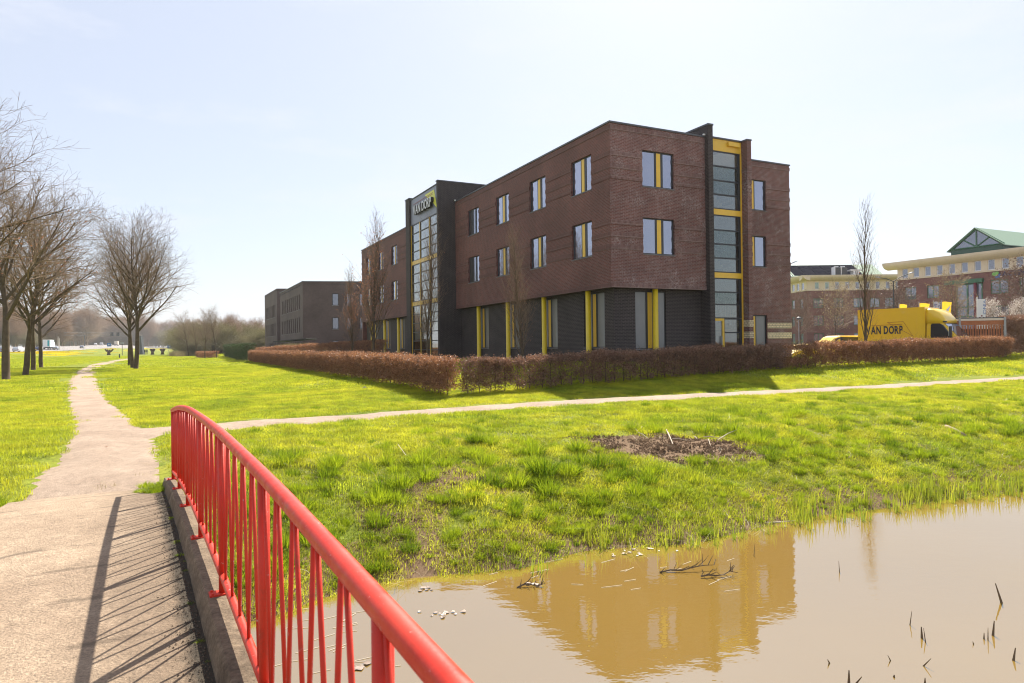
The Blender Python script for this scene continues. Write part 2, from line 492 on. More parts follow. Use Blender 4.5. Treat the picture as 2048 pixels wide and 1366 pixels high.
def spaced(segs):
    o = []
    for a0, a1, st in segs: o += list(np.arange(a0, a1, st))
    return np.array(o + [segs[-1][1]])
gx = spaced([(-3000, -800, 200), (-800, -320, 16), (-320, -100, 6), (-100, -40, 2.5), (-40, -16, .8), (-16, 20, .22), (20, 42, .5), (42, 120, 3), (120, 600, 40), (600, 3000, 300)])
gy = spaced([(-60, -8, 4), (-8, 4, .6), (4, 26, .22), (26, 48, .5), (48, 110, 1.6), (110, 420, 6), (420, 1300, 22), (1300, 5000, 300)])
GX, GY = np.meshgrid(gx, gy)
GZ = ground(GX, GY)
V = np.stack([GX, GY, GZ], -1).reshape(-1, 3)
nx_, ny_ = len(gx), len(gy)
ii = (np.arange(ny_-1)[:, None]*nx_ + np.arange(nx_-1)[None, :]).ravel()
F = np.stack([ii, ii+1, ii+1+nx_, ii+nx_], -1)

def ground_mat():
    N = NT('meadow_soil_and_turf'); P = geo(N)
    n1 = N.noise(.22, 6, .6, P); n2 = N.noise(1.7, 6, .65, P); n3 = N.noise(14, 6, .7, P)
    g = N.ramp(n1, [(.3, (.13, .165, .02)), (.5, (.19, .215, .026)), (.72, (.26, .26, .035))])
    g = N.mix(N.ramp(n2, [(.45, 0.0), (.7, .7)]), g, (.10, .15, .018))
    g = N.mix(1.0, g, N.ramp(n3, [(.3, .55), (.7, 1.35)]), 'MULTIPLY')
    soil = N.mix(N.ramp(n3, [(.35, 0.0), (.65, 1.0)]), (.12, .075, .044), (.20, .135, .082))
    at_ = N.n('ShaderNodeAttribute'); at_.attribute_name = 'soil'
    w = N.math('ADD', at_.outputs['Fac'], N.math('MULTIPLY', N.math('SUBTRACT', n2, .5), .9))
    col = N.mix(N.ramp(w, [(.42, 0.0), (.58, 1.0)]), g, soil)
    fl = N.n('ShaderNodeAttribute'); fl.attribute_name = 'bloom'
    f = N.math('MULTIPLY', fl.outputs['Fac'], N.ramp(N.noise(.25, 6, .7, P), [(.55, 0.0), (.68, .6)]))
    col = N.mix(f, col, (.60, .50, .02))
    return N.done(N.bsdf(col, .95, N.bump(n3, .6, .03), .1))
a_, b_ = ab(V[:, 0], V[:, 1]); t_ = b_ - np.interp(a_, WLA, WLB)
e_ = ((V[:, 0]-3.25)/1.95)**2 + ((V[:, 1]-14.5)/1.05)**2
e2_ = ((V[:, 0]+1.7)/.8)**2 + ((V[:, 1]-10.7)/1.3)**2
e3_ = ((V[:, 0]+.8)/1.0)**2 + ((V[:, 1]-11.9)/.8)**2
soil = np.clip(1.2 - e_, 0, 1) + np.clip(1.1-e2_, 0, 1)*.45 + np.clip(1.1-e3_, 0, 1)*.35 + np.where(t_ < 4.2, .38, 0) + np.where(t_ < .9, .4, 0)
u_ = V[:, 0]/np.maximum(V[:, 1], 1); dn_ = np.interp(u_, NU, ND)
bloom = ((V[:, 1] > dn_*.80) & (V[:, 1] < dn_) & (u_ < -.46)).astype(float)
gme = np_mesh('ground', V, F, attrs={'soil': soil, 'bloom': bloom}, smooth=True)
tag(link_mesh('ground', gme, ground_mat()), kind='structure')

# ------------------------------------------------------------------ water
def water_mat():
    N = NT('muddy_pond_water'); P = geo(N)
    col = N.mix(N.ramp(N.noise(.25, 4, .5, P), [(.3, 0.0), (.7, 1.0)]), (.235, .145, .032), (.21, .128, .028))
    b = N.n('ShaderNodeMapping'); b.inputs['Scale'].default_value = (1, 1.8, 1); N.l(P, b.inputs[0])
    h = N.math('ADD', N.math('MULTIPLY', N.noise(3.4, 3, .55, b.outputs[0]), .7), N.math('MULTIPLY', N.noise(.8, 2, .5, P), .6))
    nm = N.bump(h, .045, .05)
    x = N.bsdf(col, .025, nm, .5); x.inputs['IOR'].default_value = 3.4; x.inputs['Specular Tint'].default_value = (.66, .86, 1, 1)
    return N.done(x)
w = MB(); w.add([(-400, -60, 0), (400, -60, 0), (400, 60, 0), (-400, 60, 0)], [(0, 1, 2, 3)])
# only the channel holds water: a strip that follows the ditch
ws = MB(); av = np.linspace(-90, 260, 60)
vs = []
for a0 in av:
    for b0 in (-3.2, 12.0): vs.append((.88*a0-.475*b0, .475*a0+.88*b0, 0.0))
ws.add(vs, [(2*i, 2*i+2, 2*i+3, 2*i+1) for i in range(len(av)-1)])
tag(ws.build('water', water_mat()), kind='structure')

# ------------------------------------------------------------------ paths and road
def asphalt(name, c, c2, rough=.9, joints=False, grain=60):
    N = NT(name); P = geo(N)
    n = N.noise(.8, 6, .65, P); g = N.noise(grain, 4, .75, P); g2 = N.noise(7, 5, .7, P)
    col = N.mix(N.ramp(n, [(.35, 0.0), (.65, 1.0)]), c, c2)
    col = N.mix(1.0, col, N.ramp(g, [(.28, .45), (.72, 1.5)]), 'MULTIPLY')
    col = N.mix(1.0, col, N.ramp(g2, [(.3, .82), (.7, 1.15)]), 'MULTIPLY')
    sp_ = N.n('ShaderNodeTexVoronoi'); sp_.inputs['Scale'].default_value = 45; N.l(P, sp_.inputs['Vector'])
    col = N.mix(N.ramp(sp_.outputs['Distance'], [(.0, .55), (.16, 0.0)]), col, (.45, .38, .30))
    if joints:   # cracked transverse lines worn into the old surface
        m = N.n('ShaderNodeMapping'); m.inputs['Rotation'].default_value = (0, 0, R(-28.7)); N.l(P, m.inputs[0])
        wv = N.n('ShaderNodeTexWave'); wv.bands_direction = 'Y'; wv.inputs['Scale'].default_value = .42; wv.inputs['Distortion'].default_value = 5
        wv.inputs['Detail'].default_value = 4; wv.inputs['Detail Scale'].default_value = .9; N.l(m.outputs[0], wv.inputs['Vector'])
        k = N.math('MULTIPLY', N.ramp(wv.outputs['Fac'], [(.0, 1.0), (.035, 0.0)]), N.ramp(N.noise(1.5, 4, .7, P), [(.50, 0.0), (.58, .65)]))
        col = N.mix(k, col, (.10, .075, .055))
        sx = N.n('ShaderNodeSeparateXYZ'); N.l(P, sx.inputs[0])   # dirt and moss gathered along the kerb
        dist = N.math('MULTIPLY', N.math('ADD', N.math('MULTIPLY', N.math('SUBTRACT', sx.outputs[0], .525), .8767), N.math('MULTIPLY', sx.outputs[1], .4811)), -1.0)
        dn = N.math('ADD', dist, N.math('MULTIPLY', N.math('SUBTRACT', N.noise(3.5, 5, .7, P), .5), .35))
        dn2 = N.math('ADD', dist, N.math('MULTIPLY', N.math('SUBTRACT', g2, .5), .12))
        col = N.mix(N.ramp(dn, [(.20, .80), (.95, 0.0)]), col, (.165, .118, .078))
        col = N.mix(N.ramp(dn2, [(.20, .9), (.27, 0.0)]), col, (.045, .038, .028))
    h = N.math('ADD', N.math('MULTIPLY', g, 1.0), N.math('MULTIPLY', g2, .8))
    return N.done(N.bsdf(col, rough, N.bump(h, 1.0, .02), .25))
M['path'] = asphalt('worn_pinkish_asphalt', (.31, .228, .168), (.40, .305, .23))
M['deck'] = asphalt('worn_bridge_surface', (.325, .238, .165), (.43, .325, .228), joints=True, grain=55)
M['road'] = asphalt('pale_motorway_asphalt', (.22, .20, .19), (.26, .24, .22), grain=2)

def strip(name, L, Rr, mat, dz=.004, nseg=None, across=7):
    """sheet laid on the ground between two edge lines"""
    V_ = []; n = len(L)
    for (lx, ly), (rx, ry) in zip(L, Rr):
        for k in range(across):
            t = k/(across-1); x, y = lx+(rx-lx)*t, ly+(ry-ly)*t
            V_.append((x, y, gz(x, y)+dz - (.03 if k in (0, across-1) else 0)))
    Fq = [(i*across+k, i*across+k+1, (i+1)*across+k+1, (i+1)*across+k) for i in range(n-1) for k in range(across-1)]
    me = np_mesh(name, V_, Fq, smooth=True)
    return tag(link_mesh(name, me, mat), kind='structure')
ys = np.concatenate([np.arange(9.45, 40, .35), np.arange(40, 153, 2.0)])
rr_ = np.random.default_rng(3)
jl = np.convolve(rr_.normal(0, .14, len(ys)+4), np.ones(5)/5, 'valid'); jr = np.convolve(rr_.normal(0, .14, len(ys)+4), np.ones(5)/5, 'valid')
strip('footpath', [(np.interp(y, MLY, MLX)+j, y) for y, j in zip(ys, jl)], [(np.interp(y, MLY, MRX)+j, y) for y, j in zip(ys, jr)], M['path'])
aa = np.concatenate([np.arange(-.2, 45, .4), np.arange(45, 150, 3)])
jl = np.convolve(rr_.normal(0, .10, len(aa)+4), np.ones(5)/5, 'valid'); jr = np.convolve(rr_.normal(0, .10, len(aa)+4), np.ones(5)/5, 'valid')
def abxy(a, b): return (.88*a-.475*b, .475*a+.88*b)
E0, E1 = [], []
for a, j1, j2 in zip(aa, jl, jr):
    lo, hi = path_r(a); fl = max(0, 2.2-a)*.35
    E0.append(abxy(a, hi+j1+fl*.4)); E1.append(abxy(a, lo+j2-fl*.4))
strip('footpath', E0, E1, M['path'], dz=.008)
# motorway
U = np.linspace(-.95, -.41, 90); RV = []
for u in U:
    for t in np.linspace(0, 1, 9):
        d = float(road_d(u, t)); RV.append((u*d, d, float(road_z(u, t))+.02))
tag(link_mesh('motorway', np_mesh('motorway', RV, [(i*9+k, (i+1)*9+k, (i+1)*9+k+1, i*9+k+1) for i in range(89) for k in range(8)], smooth=True), M['road']), kind='structure')
mk = MB()   # painted lines
for t in (.04, .30, .44, .56, .70, .96):
    for i in range(len(U)-1):
        vs = []
        for uu, tt in ((U[i], t), (U[i+1], t), (U[i+1], t+.006), (U[i], t+.006)):
            d = float(road_d(uu, tt)); vs.append((uu*d, d, float(road_z(uu, tt))+.06))
        mk.add(vs, [(0, 1, 2, 3)])
tag(mk.build('road_marking', M['white']), kind='structure')
# car park behind the hedge
cp_ = MB(); cpts = [loc for loc in []]
def bld(X, Y): return (OX + X*CT - Y*ST, OY + X*ST + Y*CT)
CPX = np.linspace(17, 70, 20); CPY = np.linspace(1.5, 60, 20)
Vc = []
for Xq in CPX:
    for Yq in CPY:
        x, y = bld(Xq, Yq); Vc.append((x, y, gz(x, y)+.02))
tag(link_mesh('car_park', np_mesh('car_park', Vc, [(i*20+k, (i+1)*20+k, (i+1)*20+k+1, i*20+k+1) for i in range(19) for k in range(19)]), M['road']), kind='structure')

# ------------------------------------------------------------------ footbridge
RX0, RM = .525, -.5488                                     # rail line x = RX0 + RM * y
HY = [-9, -6, -3, -1.5, 0, 1.5, 2.5, 3.5, 4.3, 5.6, 6.9, 8.46, 9.72, 10.6]
HZ = [1.25, 1.7, 2.1, 2.28, 2.39, 2.44, 2.47, 2.48, 2.48, 2.45, 2.40, 2.28, 2.14, 2.03]
from bisect import bisect
def hand_z(y):
    i = min(max(bisect(HY, y)-1, 1), len(HY)-3)            # Catmull-Rom for a smooth arch
    t = (y-HY[i])/(HY[i+1]-HY[i]); p0, p1, p2, p3 = HZ[i-1], HZ[i], HZ[i+1], HZ[i+2]
    m1 = (p2-p0)/(HY[i+1]-HY[i-1])*(HY[i+1]-HY[i]); m2 = (p3-p1)/(HY[i+2]-HY[i])*(HY[i+1]-HY[i])
    return (2*t**3-3*t*t+1)*p1+(t**3-2*t*t+t)*m1+(-2*t**3+3*t*t)*p2+(t**3-t*t)*m2
NLX, NLY = -.8767, -.4811                                  # to the left, across the deck
def rail_pt(y, n=0.0, z=0.0): return Vector((RX0+RM*y+NLX*n, y+NLY*n, z))
KERB, DECK = .97, 1.09                                     # below the handrail axis
YA, YB = -6.5, 9.9
bridge = empty('footbridge', rail_pt(1.6, 1.0, 1.0))
tag(bridge, 'low arched footbridge with a worn sandy deck and concrete kerbs over the muddy water', 'bridge')
off = -bridge.location
def strip3(profile, y0, y1, n, name, mat, smooth=False, jit=0):
    V_ = []; k = len(profile)
    for i in range(n+1):
        y = y0+(y1-y0)*i/n
        for (nn, dz) in profile:
            q = rail_pt(y, nn+random.uniform(-jit, jit), hand_z(y)-dz+random.uniform(-jit, jit)*.5)+off; V_.append(q)
    Fq = [(i*k+j, i*k+(j+1) % k, (i+1)*k+(j+1) % k, (i+1)*k+j) for i in range(n) for j in range(k)]
    mb = MB(); mb.add(V_, Fq + [tuple(range(k))[::-1], tuple(range(n*k, n*k+k))])
    return mb.build(name, mat, bridge, smooth=smooth, uv=False)
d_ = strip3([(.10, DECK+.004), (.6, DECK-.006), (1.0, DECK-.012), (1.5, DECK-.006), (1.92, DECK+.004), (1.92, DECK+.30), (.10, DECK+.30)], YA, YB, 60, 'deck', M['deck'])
def concrete():
    N = NT('weathered_concrete_kerb'); P = geo(N)
    col = N.mix(N.ramp(N.noise(3, 6, .7, P), [(.35, 0.0), (.65, 1.0)]), (.125, .09, .06), (.27, .20, .135))
    col = N.mix(1.0, col, N.ramp(N.noise(40, 4, .7, P), [(.3, .6), (.7, 1.3)]), 'MULTIPLY')
    col = N.mix(N.ramp(N.noise(5, 5, .7, P), [(.6, 0.0), (.72, .6)]), col, (.06, .07, .025))
    return N.done(N.bsdf(col, .9, N.bump(N.noise(25, 6, .75, P), .9, .02), .2))
M['concrete'] = concrete()
strip3([(-.022, KERB+.0), (.090, KERB+.002), (.102, KERB+.018), (.132, DECK+.02), (.132, DECK+.30), (-.022, DECK+.30)], YA, YB+.25, 90, 'kerb', M['concrete'], jit=.004)
strip3([(1.90, DECK+.02), (1.92, KERB+.03), (1.95, KERB), (2.2, KERB), (2.2, DECK+.36), (1.90, DECK+.36)], YA, YB-.9, 90, 'kerb', M['concrete'], jit=.004)
for yy in (YB+.1, YA-.1):                                   # abutments down into the banks
    mb = MB(); c = [rail_pt(yy+s, n, 0)+off for s, n in ((-.9, -.15), (-.9, 2.15), (.25, 2.15), (.25, -.15))]
    zt = hand_z(min(yy, 9.9))-DECK-.32+off.z
    mb.prism([(q.x, q.y) for q in c], -1.2+off.z, zt); mb.build('abutment', M['concrete'], bridge)
# gravel washed against the kerb
gr = MB()
for i in range(2600):
    y = random.uniform(0.5, 9.7); n = .14+abs(random.gauss(0, .06)); s = random.uniform(.002, .008)
    q = rail_pt(y, n, hand_z(y)-DECK+s*.4)
    a = random.uniform(0, 3); gr.add([q+Vector((s*math.cos(a), s*math.sin(a), 0)), q+Vector((s*math.cos(a+2), s*math.sin(a+2), 0)), q+Vector((s*math.cos(a+4.2), s*math.sin(a+4.2), 0)), q+Vector((0, 0, s))], [(0, 1, 3), (1, 2, 3), (2, 0, 3)])
tag(gr.build('grit', plain('grit', (.10, .075, .05), .9, .8, 90)), kind='stuff')

# ------------------------------------------------------------------ red railing
def red_mat():
    N = NT('red_railing_paint'); P = geo(N)
    fade = N.ramp(N.noise(2.2, 6, .65, P), [(.35, 0.0), (.7, 1.0)])
    col = N.mix(fade, (.54, .022, .008), (.60, .050, .024))
    chip = N.ramp(N.noise(24, 5, .8, P), [(.655, 0.0), (.68, 1.0)])
    col = N.mix(chip, col, (.55, .36, .33))
    dirt = N.ramp(N.noise(9, 5, .75, P), [(.56, 0.0), (.74, .65)])
    col = N.mix(dirt, col, (.22, .05, .03))
    return N.done(N.bsdf(col, N.ramp(N.noise(12, 4, .6, P), [(.3, .32), (.7, .6)]), N.bump(N.noise(70, 3, .6, P), .15, .004), .35))
M['red'] = red_mat()
PY0, PDY = 1.474, 1.3615
rail = empty('bridge_railing', rail_pt(PY0, 0, hand_z(PY0)-KERB))
tag(rail, 'red tubular metal railing with slanted balusters along the footbridge', 'railing')
ro = -rail.location
ks = list(range(-5, 7))
yend = PY0+6*PDY; ybeg = PY0-5*PDY
ysm = np.linspace(ybeg-.03, yend+.03, 80)
MB().tube([rail_pt(y, 0, hand_z(y))+ro for y in ysm], .030, 16).build('handrail', M['red'], rail, smooth=True, uv=False)
def rline(y0, y1, name):
    MB().tube([rail_pt(y, 0, hand_z(y)-.862)+ro for y in np.linspace(y0, y1, 12)], .0225, 12).build(name, M['red'], rail, smooth=True, uv=False)
post_me = None
for k in ks:
    y = PY0+k*PDY; zt = hand_z(y); b0 = rail_pt(y, 0, zt-KERB)+ro
    po = MB().tube([(0, 0, 0), (0, 0, KERB-.01)], .0243, 14).mesh('post', False, True) if post_me is None else post_me
    post_me = po
    p = link_mesh('post', po, M['red'], rail, loc=b0)
    if k == ks[0]:
        pl = MB(); c = [(-.06, -.045), (.06, -.045), (.06, .045), (-.06, .045)]
        pl.prism(c, -.012, .010); [pl.lathe([(.009, .010), (.009, .018)], (bx_, by_, 0), 6) for bx_ in (-.043, .043) for by_ in (-.033, .033)]; pl_me = pl.mesh('base_plate')
    q = link_mesh('base_plate', pl_me, M['red'], p, loc=(NLX*.018, NLY*.018, 0), rot=(0, 0, math.atan2(NLY, NLX)))
    if k < 6:
        rline(y+.024, y+PDY-.024, 'bottom_rail')
        for j in range(5):
            yb = y+PDY*(j+.5)/5
            for sgn in (-1, 1):
                yt = yb+sgn*PDY*.085
                zb, zt2 = hand_z(yb)-.85, hand_z(yt)-.018
                P0 = rail_pt(yb, 0, zb)+ro; P1 = rail_pt(yt, 0, zt2)+ro
                if j == 0 and k == ks[0] and sgn == -1: pass
                MB().tube([P0, P1], .0085, 8).build('baluster', M['red'], rail, smooth=True, uv=False)
# ------------------------------------------------------------------ building tools
def wall(mb, P, t, n, u0, u1, z0, z1, holes=(), reveal=.14, back=.3):
    """wall face with real openings: cells around the holes, reveals going inwards"""
    us = sorted({u0, u1} | {h[0] for h in holes} | {h[1] for h in holes})
    zs = sorted({z0, z1} | {h[2] for h in holes} | {h[3] for h in holes})
    flip = (t[0]*n[1] - t[1]*n[0]) > 0
    def pt(u, d, z): return (P[0]+t[0]*u+n[0]*d, P[1]+t[1]*u+n[1]*d, z)
    def quad(*v): mb.add(v[::-1] if flip else v, [(0, 1, 2, 3)])
    for i in range(len(us)-1):
        for j in range(len(zs)-1):
            uc, zc = (us[i]+us[i+1])/2, (zs[j]+zs[j+1])/2
            if any(h[0] < uc < h[1] and h[2] < zc < h[3] for h in holes): continue
            quad(pt(us[i], 0, zs[j]), pt(us[i+1], 0, zs[j]), pt(us[i+1], 0, zs[j+1]), pt(us[i], 0, zs[j+1]))
    for a, b, c, d in holes:
        quad(pt(a, 0, c), pt(a, 0, d), pt(a, -reveal, d), pt(a, -reveal, c))
        quad(pt(b, 0, d), pt(b, 0, c), pt(b, -reveal, c), pt(b, -reveal, d))
        quad(pt(a, 0, d), pt(b, 0, d), pt(b, -reveal, d), pt(a, -reveal, d))
        quad(pt(b, 0, c), pt(a, 0, c), pt(a, -reveal, c), pt(b, -reveal, c))

def rect_ring(mb, P, t, n, a, b, c, d, w, d0, d1):
    mb.obox(P, t, n, a, b, d0, d1, c, c+w); mb.obox(P, t, n, a, b, d0, d1, d-w, d)
    mb.obox(P, t, n, a, a+w, d0, d1, c+w, d-w); mb.obox(P, t, n, b-w, b, d0, d1, c+w, d-w)

def window(parent, P, t, n, a, b, c, d, rec=.10, bars=(), fw=.06, pane='glass', frame='frame', panel=None, sill=True, name='window', transoms=(), sill_m='sill', dep=.06):
    """frame with mullions, panes as sub-parts. bars: list of (u0,u1) relative; panel: (u0,u1) relative"""
    mb = MB()
    rect_ring(mb, P, t, n, a, b, c, d, fw, -rec-dep, -rec)
    for x0, x1 in bars: mb.obox(P, t, n, a+x0, a+x1, -rec-dep, -rec, c+fw, d-fw)
    for z in transoms: mb.obox(P, t, n, a+fw, b-fw, -rec-dep+.004, -rec+.002, z-.025, z+.025)
    fr = mb.build(name, M[frame], parent)
    edges = [a+fw] + [v for x in sorted(list(bars)+([panel] if panel else [])) for v in (a+x[0], a+x[1])] + [b-fw]
    zed = [c+fw] + [v for z in transoms for v in (z-.025, z+.025)] + [d-fw]
    for i in range(0, len(edges)-1, 2):
        if edges[i+1]-edges[i] < .03: continue
        for j in range(0, len(zed)-1, 2):
            MB().obox(P, t, n, edges[i], edges[i+1], -rec-dep*.75, -rec-dep*.45, zed[j], zed[j+1]).build('pane', M[pane], fr)
    if panel:
        MB().obox(P, t, n, a+panel[0], a+panel[1], -rec-dep, -rec+.012, c+fw, d-fw).build('panel', M['yellow'], fr)
    if sill:
        MB().obox(P, t, n, a-.02, b+.02, -rec, .035, c-.045, c-.002).build('sill', M[sill_m], fr)
    return fr

# ------------------------------------------------------------------ the office building
off_b = empty('office_building', (OX, OY, 0), TH)
tag(off_b, 'large three-storey red-brown brick office with yellow columns and glazed stair tower', 'office building')
PX_, TX, NX_ = (0, 0), (0, 1), (-1, 0)        # left facade: along +Y, facing -X
TY, NY_ = (1, 0), (0, -1)                     # right facade: along +X, facing -Y
UZ, RZ = 5.96, 14.52
LW = [(1.79, 3.86)] ; step = 5.07
lw_main = [(1.79+step*k, 3.86+step*k) for k in range(4)]
lw_wing = [(37.55, 39.62), (42.6, 44.68), (47.7, 49.8)]
ZW = [(11.41, 13.34), (7.81, 9.74)]
holes_m = [(a, b, z0, z1) for a, b in lw_main for z0, z1 in ZW]
holes_w = [(a, b, z0, z1) for a, b in lw_wing for z0, z1 in ZW]
mb = MB(); wall(mb, (0, 0), TX, NX_, 0, 21.68, UZ, RZ, holes_m); mb.build('wall', M['brick'], off_b)
mb = MB(); wall(mb, (0, 0), TX, NX_, 30.1, 51.9, UZ, RZ, holes_w); mb.build('wall', M['brick'], off_b)
RW = [(2.06, 4.18, z0, z1) for z0, z1 in ((11.40, 13.34), (7.80, 9.74))]
mb = MB(); wall(mb, (0, 0), TY, NY_, 0, 6.38, UZ, RZ, RW)
mb.build('wall', M['brick_stain'], off_b)
# right block, set back
BY = 2.54
bw = [(11.2, 13.74, 11.42, 13.36), (11.2, 13.70, 7.82, 9.78), (11.2, 13.70, 2.1, 4.75)]
mb = MB(); wall(mb, (0, BY), TY, NY_, 9.65, 15.84, 2.0, RZ, bw); mb.build('wall', M['brick_stain'], off_b)
mb = MB(); mb.obox((15.84, 0), TX, (1, 0), BY+.001, 51.9, -.3, 0, 2.0, RZ); mb.build('wall', M['brick'], off_b)
mb = MB(); mb.obox((0, 51.9), TY, (0, 1), .001, 15.83, -.3, .0, 2.0, RZ); mb.build('wall', M['brick'], off_b)
# ground floor, recessed behind the columns
gl = [(1.33, 3.42), (6.38, 8.42), (11.45, 13.5), (16.42, 18.45)]
glw = [(36.7, 38.8), (41.7, 43.8), (46.8, 48.9)]
hm = [(a, b, 2.83, 5.83) for a, b in gl]; hw = [(a, b, 2.83, 5.83) for a, b in glw]
for wa in (((.45, 0), TX, NX_, .45, 21.68, 1.7, UZ, hm), ((.45, 0), TX, NX_, 30.1, 51.6, 1.7, UZ, hw), ((0, .45), TY, NY_, .45, 6.40, 1.7, UZ, [(1.82, 3.88, 2.72, 5.84)])):
    mb = MB(); wall(mb, *wa); mb.build('ground_floor_wall', M['dark_brick'], off_b)
for bx in ((.012, .62, .012, 21.67, UZ-.002, UZ+.1), (.63, 6.37, .012, .6, UZ-.002, UZ+.1), (.012, .62, 30.12, 51.88, UZ-.002, UZ+.1)): MB().box(*bx).build('soffit', M['soffit'], off_b)
for bx in ((.1, 15.7, 2.8, 51.7, RZ-.35, RZ-.25), (.1, 6.3, .1, 2.79, RZ-.35, RZ-.25)): MB().box(*bx).build('roof', M['roof'], off_b)
# parapet backs and floor plates keep daylight out of the shell
for bx in ((.62, 15.5, 2.91, 51.6, 6.3, 6.4), (.62, 6.2, .62, 2.9, 6.3, 6.4)): MB().box(*bx).build('floor_plate', M['soffit'], off_b)
# copings
for c_ in ((-.05, .28, -.05, 21.66), (.281, 6.36, -.05, .28), (-.05, .28, 30.12, 51.95), (9.67, 15.89, BY-.05, BY+.28), (15.56, 15.89, BY+.281, 51.95), (.281, 15.55, 51.67, 51.95)):
    MB().box(*c_, RZ, RZ+.09).build('coping', M['coping'], off_b)
# soldier courses: thin bands of upright bricks standing 14 mm proud
def soldier(P, t, n, u0, u1, z0, z1, cuts=(), pr=.03):
    seg = []; u = u0
    for a, b in sorted(cuts):
        if a > u: seg.append((u, min(a, u1)))
        u = max(u, b)
    if u < u1: seg.append((u, u1))
    for a, b in seg: MB().obox(P, t, n, a, b, -.02, pr, z0, z1).build('soldier_course', M['soldier_plain' if n == NX_ else 'soldier'], off_b)
BANDS = [(12.83, 13.06), (12.18, 12.41), (11.62, 11.85), (9.24, 9.47), (8.60, 8.83), (7.98, 8.21)]
for z0, z1 in BANDS:
    soldier((0, 0), TY, NY_, 0, 6.38, z0, z1, [(2.06, 4.18)])
    soldier((0, BY), TY, NY_, 9.66, 15.85, z0, z1, [(11.2, 13.74)])
    soldier((0, 0), TX, NX_, -.03, 21.68, z0, z1, lw_main)
    soldier((0, 0), TX, NX_, 30.1, 51.9, z0, z1, lw_wing)
for z0, z1 in ((14.18, 14.40), (UZ+.005, UZ+.225)):
    soldier((0, 0), TX, NX_, -.032, 21.68, z0, z1, pr=.032); soldier((0, 0), TY, NY_, 0, 6.38, z0, z1, pr=.032)
    soldier((0, 0), TX, NX_, 30.1, 51.9, z0, z1, pr=.032)
soldier((0, BY), TY, NY_, 9.66, 15.86, 14.18, 14.40, pr=.032)
soldier((0, BY), TY, NY_, 9.66, 15.85, 4.28, 4.51, [(11.2, 13.72)])
# beige brick bands low on the right block
for z0, z1 in ((3.91, 4.265), (3.26, 3.64)):
    MB().obox((0, BY), TY, NY_, 13.71, 15.865, -.02, .02, z0, z1).build('beige_band', M['beige_brick'], off_b)
    MB().obox((0, BY), TY, NY_, 9.66, 11.19, -.02, .02, z0, z1).build('beige_band', M['beige_brick'], off_b)
# upper windows: two panes, a yellow strip between dark mullions
def twin(P, t, n, a, b, c, d, mirror=False, pane='glass'):
    w_ = b-a; q = [(.42, .47), (.60, .68)]; pn = (.47, .60)
    if mirror: q = [(1-y, 1-x) for x, y in q][::-1]; pn = (1-pn[1], 1-pn[0])
    fr = window(off_b, P, t, n, a, b, c, d, .10, [(x*w_, y*w_) for x, y in q], .065, pane, panel=(pn[0]*w_, pn[1]*w_))
    if mirror and 16 < a < 18:
        for o in kids(fr):
            if o.name.startswith('pane') and o.bound_box[6][1] > (a+b)/2: o.data.materials[0] = M['glass_dim']
    return fr
for a, b in lw_main + lw_wing:
    for z0, z1 in ZW: twin((0, 0), TX, NX_, a, b, z0, z1, True)
for a, b, z0, z1 in RW: twin((0, 0), TY, NY_, a, b, z0, z1)
def twin2(P, t, n, a, b, c, d, mirror):
    w_ = b-a; q = [(.36, .42), (.56, .62)]; pn = (.42, .56)
    if mirror: q = [(1-y, 1-x) for x, y in q][::-1]; pn = (1-pn[1], 1-pn[0])
    return window(off_b, P, t, n, a, b, c, d, .06, [(x*w_, y*w_) for x, y in q], .05, 'blind', panel=(pn[0]*w_, pn[1]*w_))
for a, b in gl+glw: twin2((.45, 0), TX, NX_, a, b, 2.83, 5.83, True)
twin2((0, .45), TY, NY_, 1.82, 3.88, 2.72, 5.84, False)
for k, (a, b, c, d) in enumerate(bw):
    w_ = b-a; window(off_b, (0, BY), TY, NY_, a, b, c, d, .10, [(.95, 1.0), (1.55, 1.65)], .065, 'blind' if k == 2 else 'glass', panel=(1.0, 1.55))
# yellow columns
def column(X, Y):
    m = MB().lathe([(.165, 1.7), (.165, 1.95), (.152, 1.96), (.152, UZ-.002)], (X, Y, 0), 24)
    m.build('column', M['yellow_col'], off_b, smooth=False)
    bpy.data.objects[-1] if False else None
for Y in (2.55, 7.58, 12.66, 17.66, 33.0, 37.99, 43.03, 48.25): column(.2, Y)
column(2.97, .2)
for o in kids(off_b):
    if o.name.startswith('column'): o.data.polygons.foreach_set('use_smooth', [len(p.vertices) == 4 for p in o.data.polygons])

# stair tower in the right facade: dark slab, glazing, brick pier
mb = MB(); mb.box(6.38, 6.72, -.30, 7.5, 1.7, 15.15); mb.build('slab_wall', M['dark_brick'], off_b)
MB().box(6.35, 6.75, -.33, 7.5, 15.15, 15.24).build('coping', M['coping'], off_b)
MB().box(9.33, 9.65, -.25, 3.2, 1.7, 14.66).build('pier', M['brick_stain'], off_b)
for z0, z1 in ((3.91, 4.30), (3.27, 3.64)):
    MB().box(9.325, 9.66, -.262, 3.2, z0, z1).build('beige_band', M['beige_brick'], off_b)
for z0, z1 in BANDS: MB().box(9.316, 9.664, -.264, 3.2, z0, z1).build('soldier_course', M['soldier'], off_b)
MB().box(9.30, 9.68, -.28, 3.2, 14.66, 14.74).build('coping', M['coping'], off_b)
MB().box(6.73, 9.32, .12, .5, 14.64, 14.72).build('coping', M['coping'], off_b)
GP, GT, GN = (0, .2), TY, NY_
MB().obox(GP, GT, GN, 6.725, 9.325, -.2, 0, 13.97, 14.63).build('yellow_panel', M['yellow'], off_b)
MB().obox(GP, GT, GN, 6.725, 9.22, -.1, 0, 10.32, 10.64).build('yellow_panel', M['yellow'], off_b)
MB().obox(GP, GT, GN, 6.725, 9.22, -.1, 0, 6.72, 7.02).build('yellow_panel', M['yellow'], off_b)
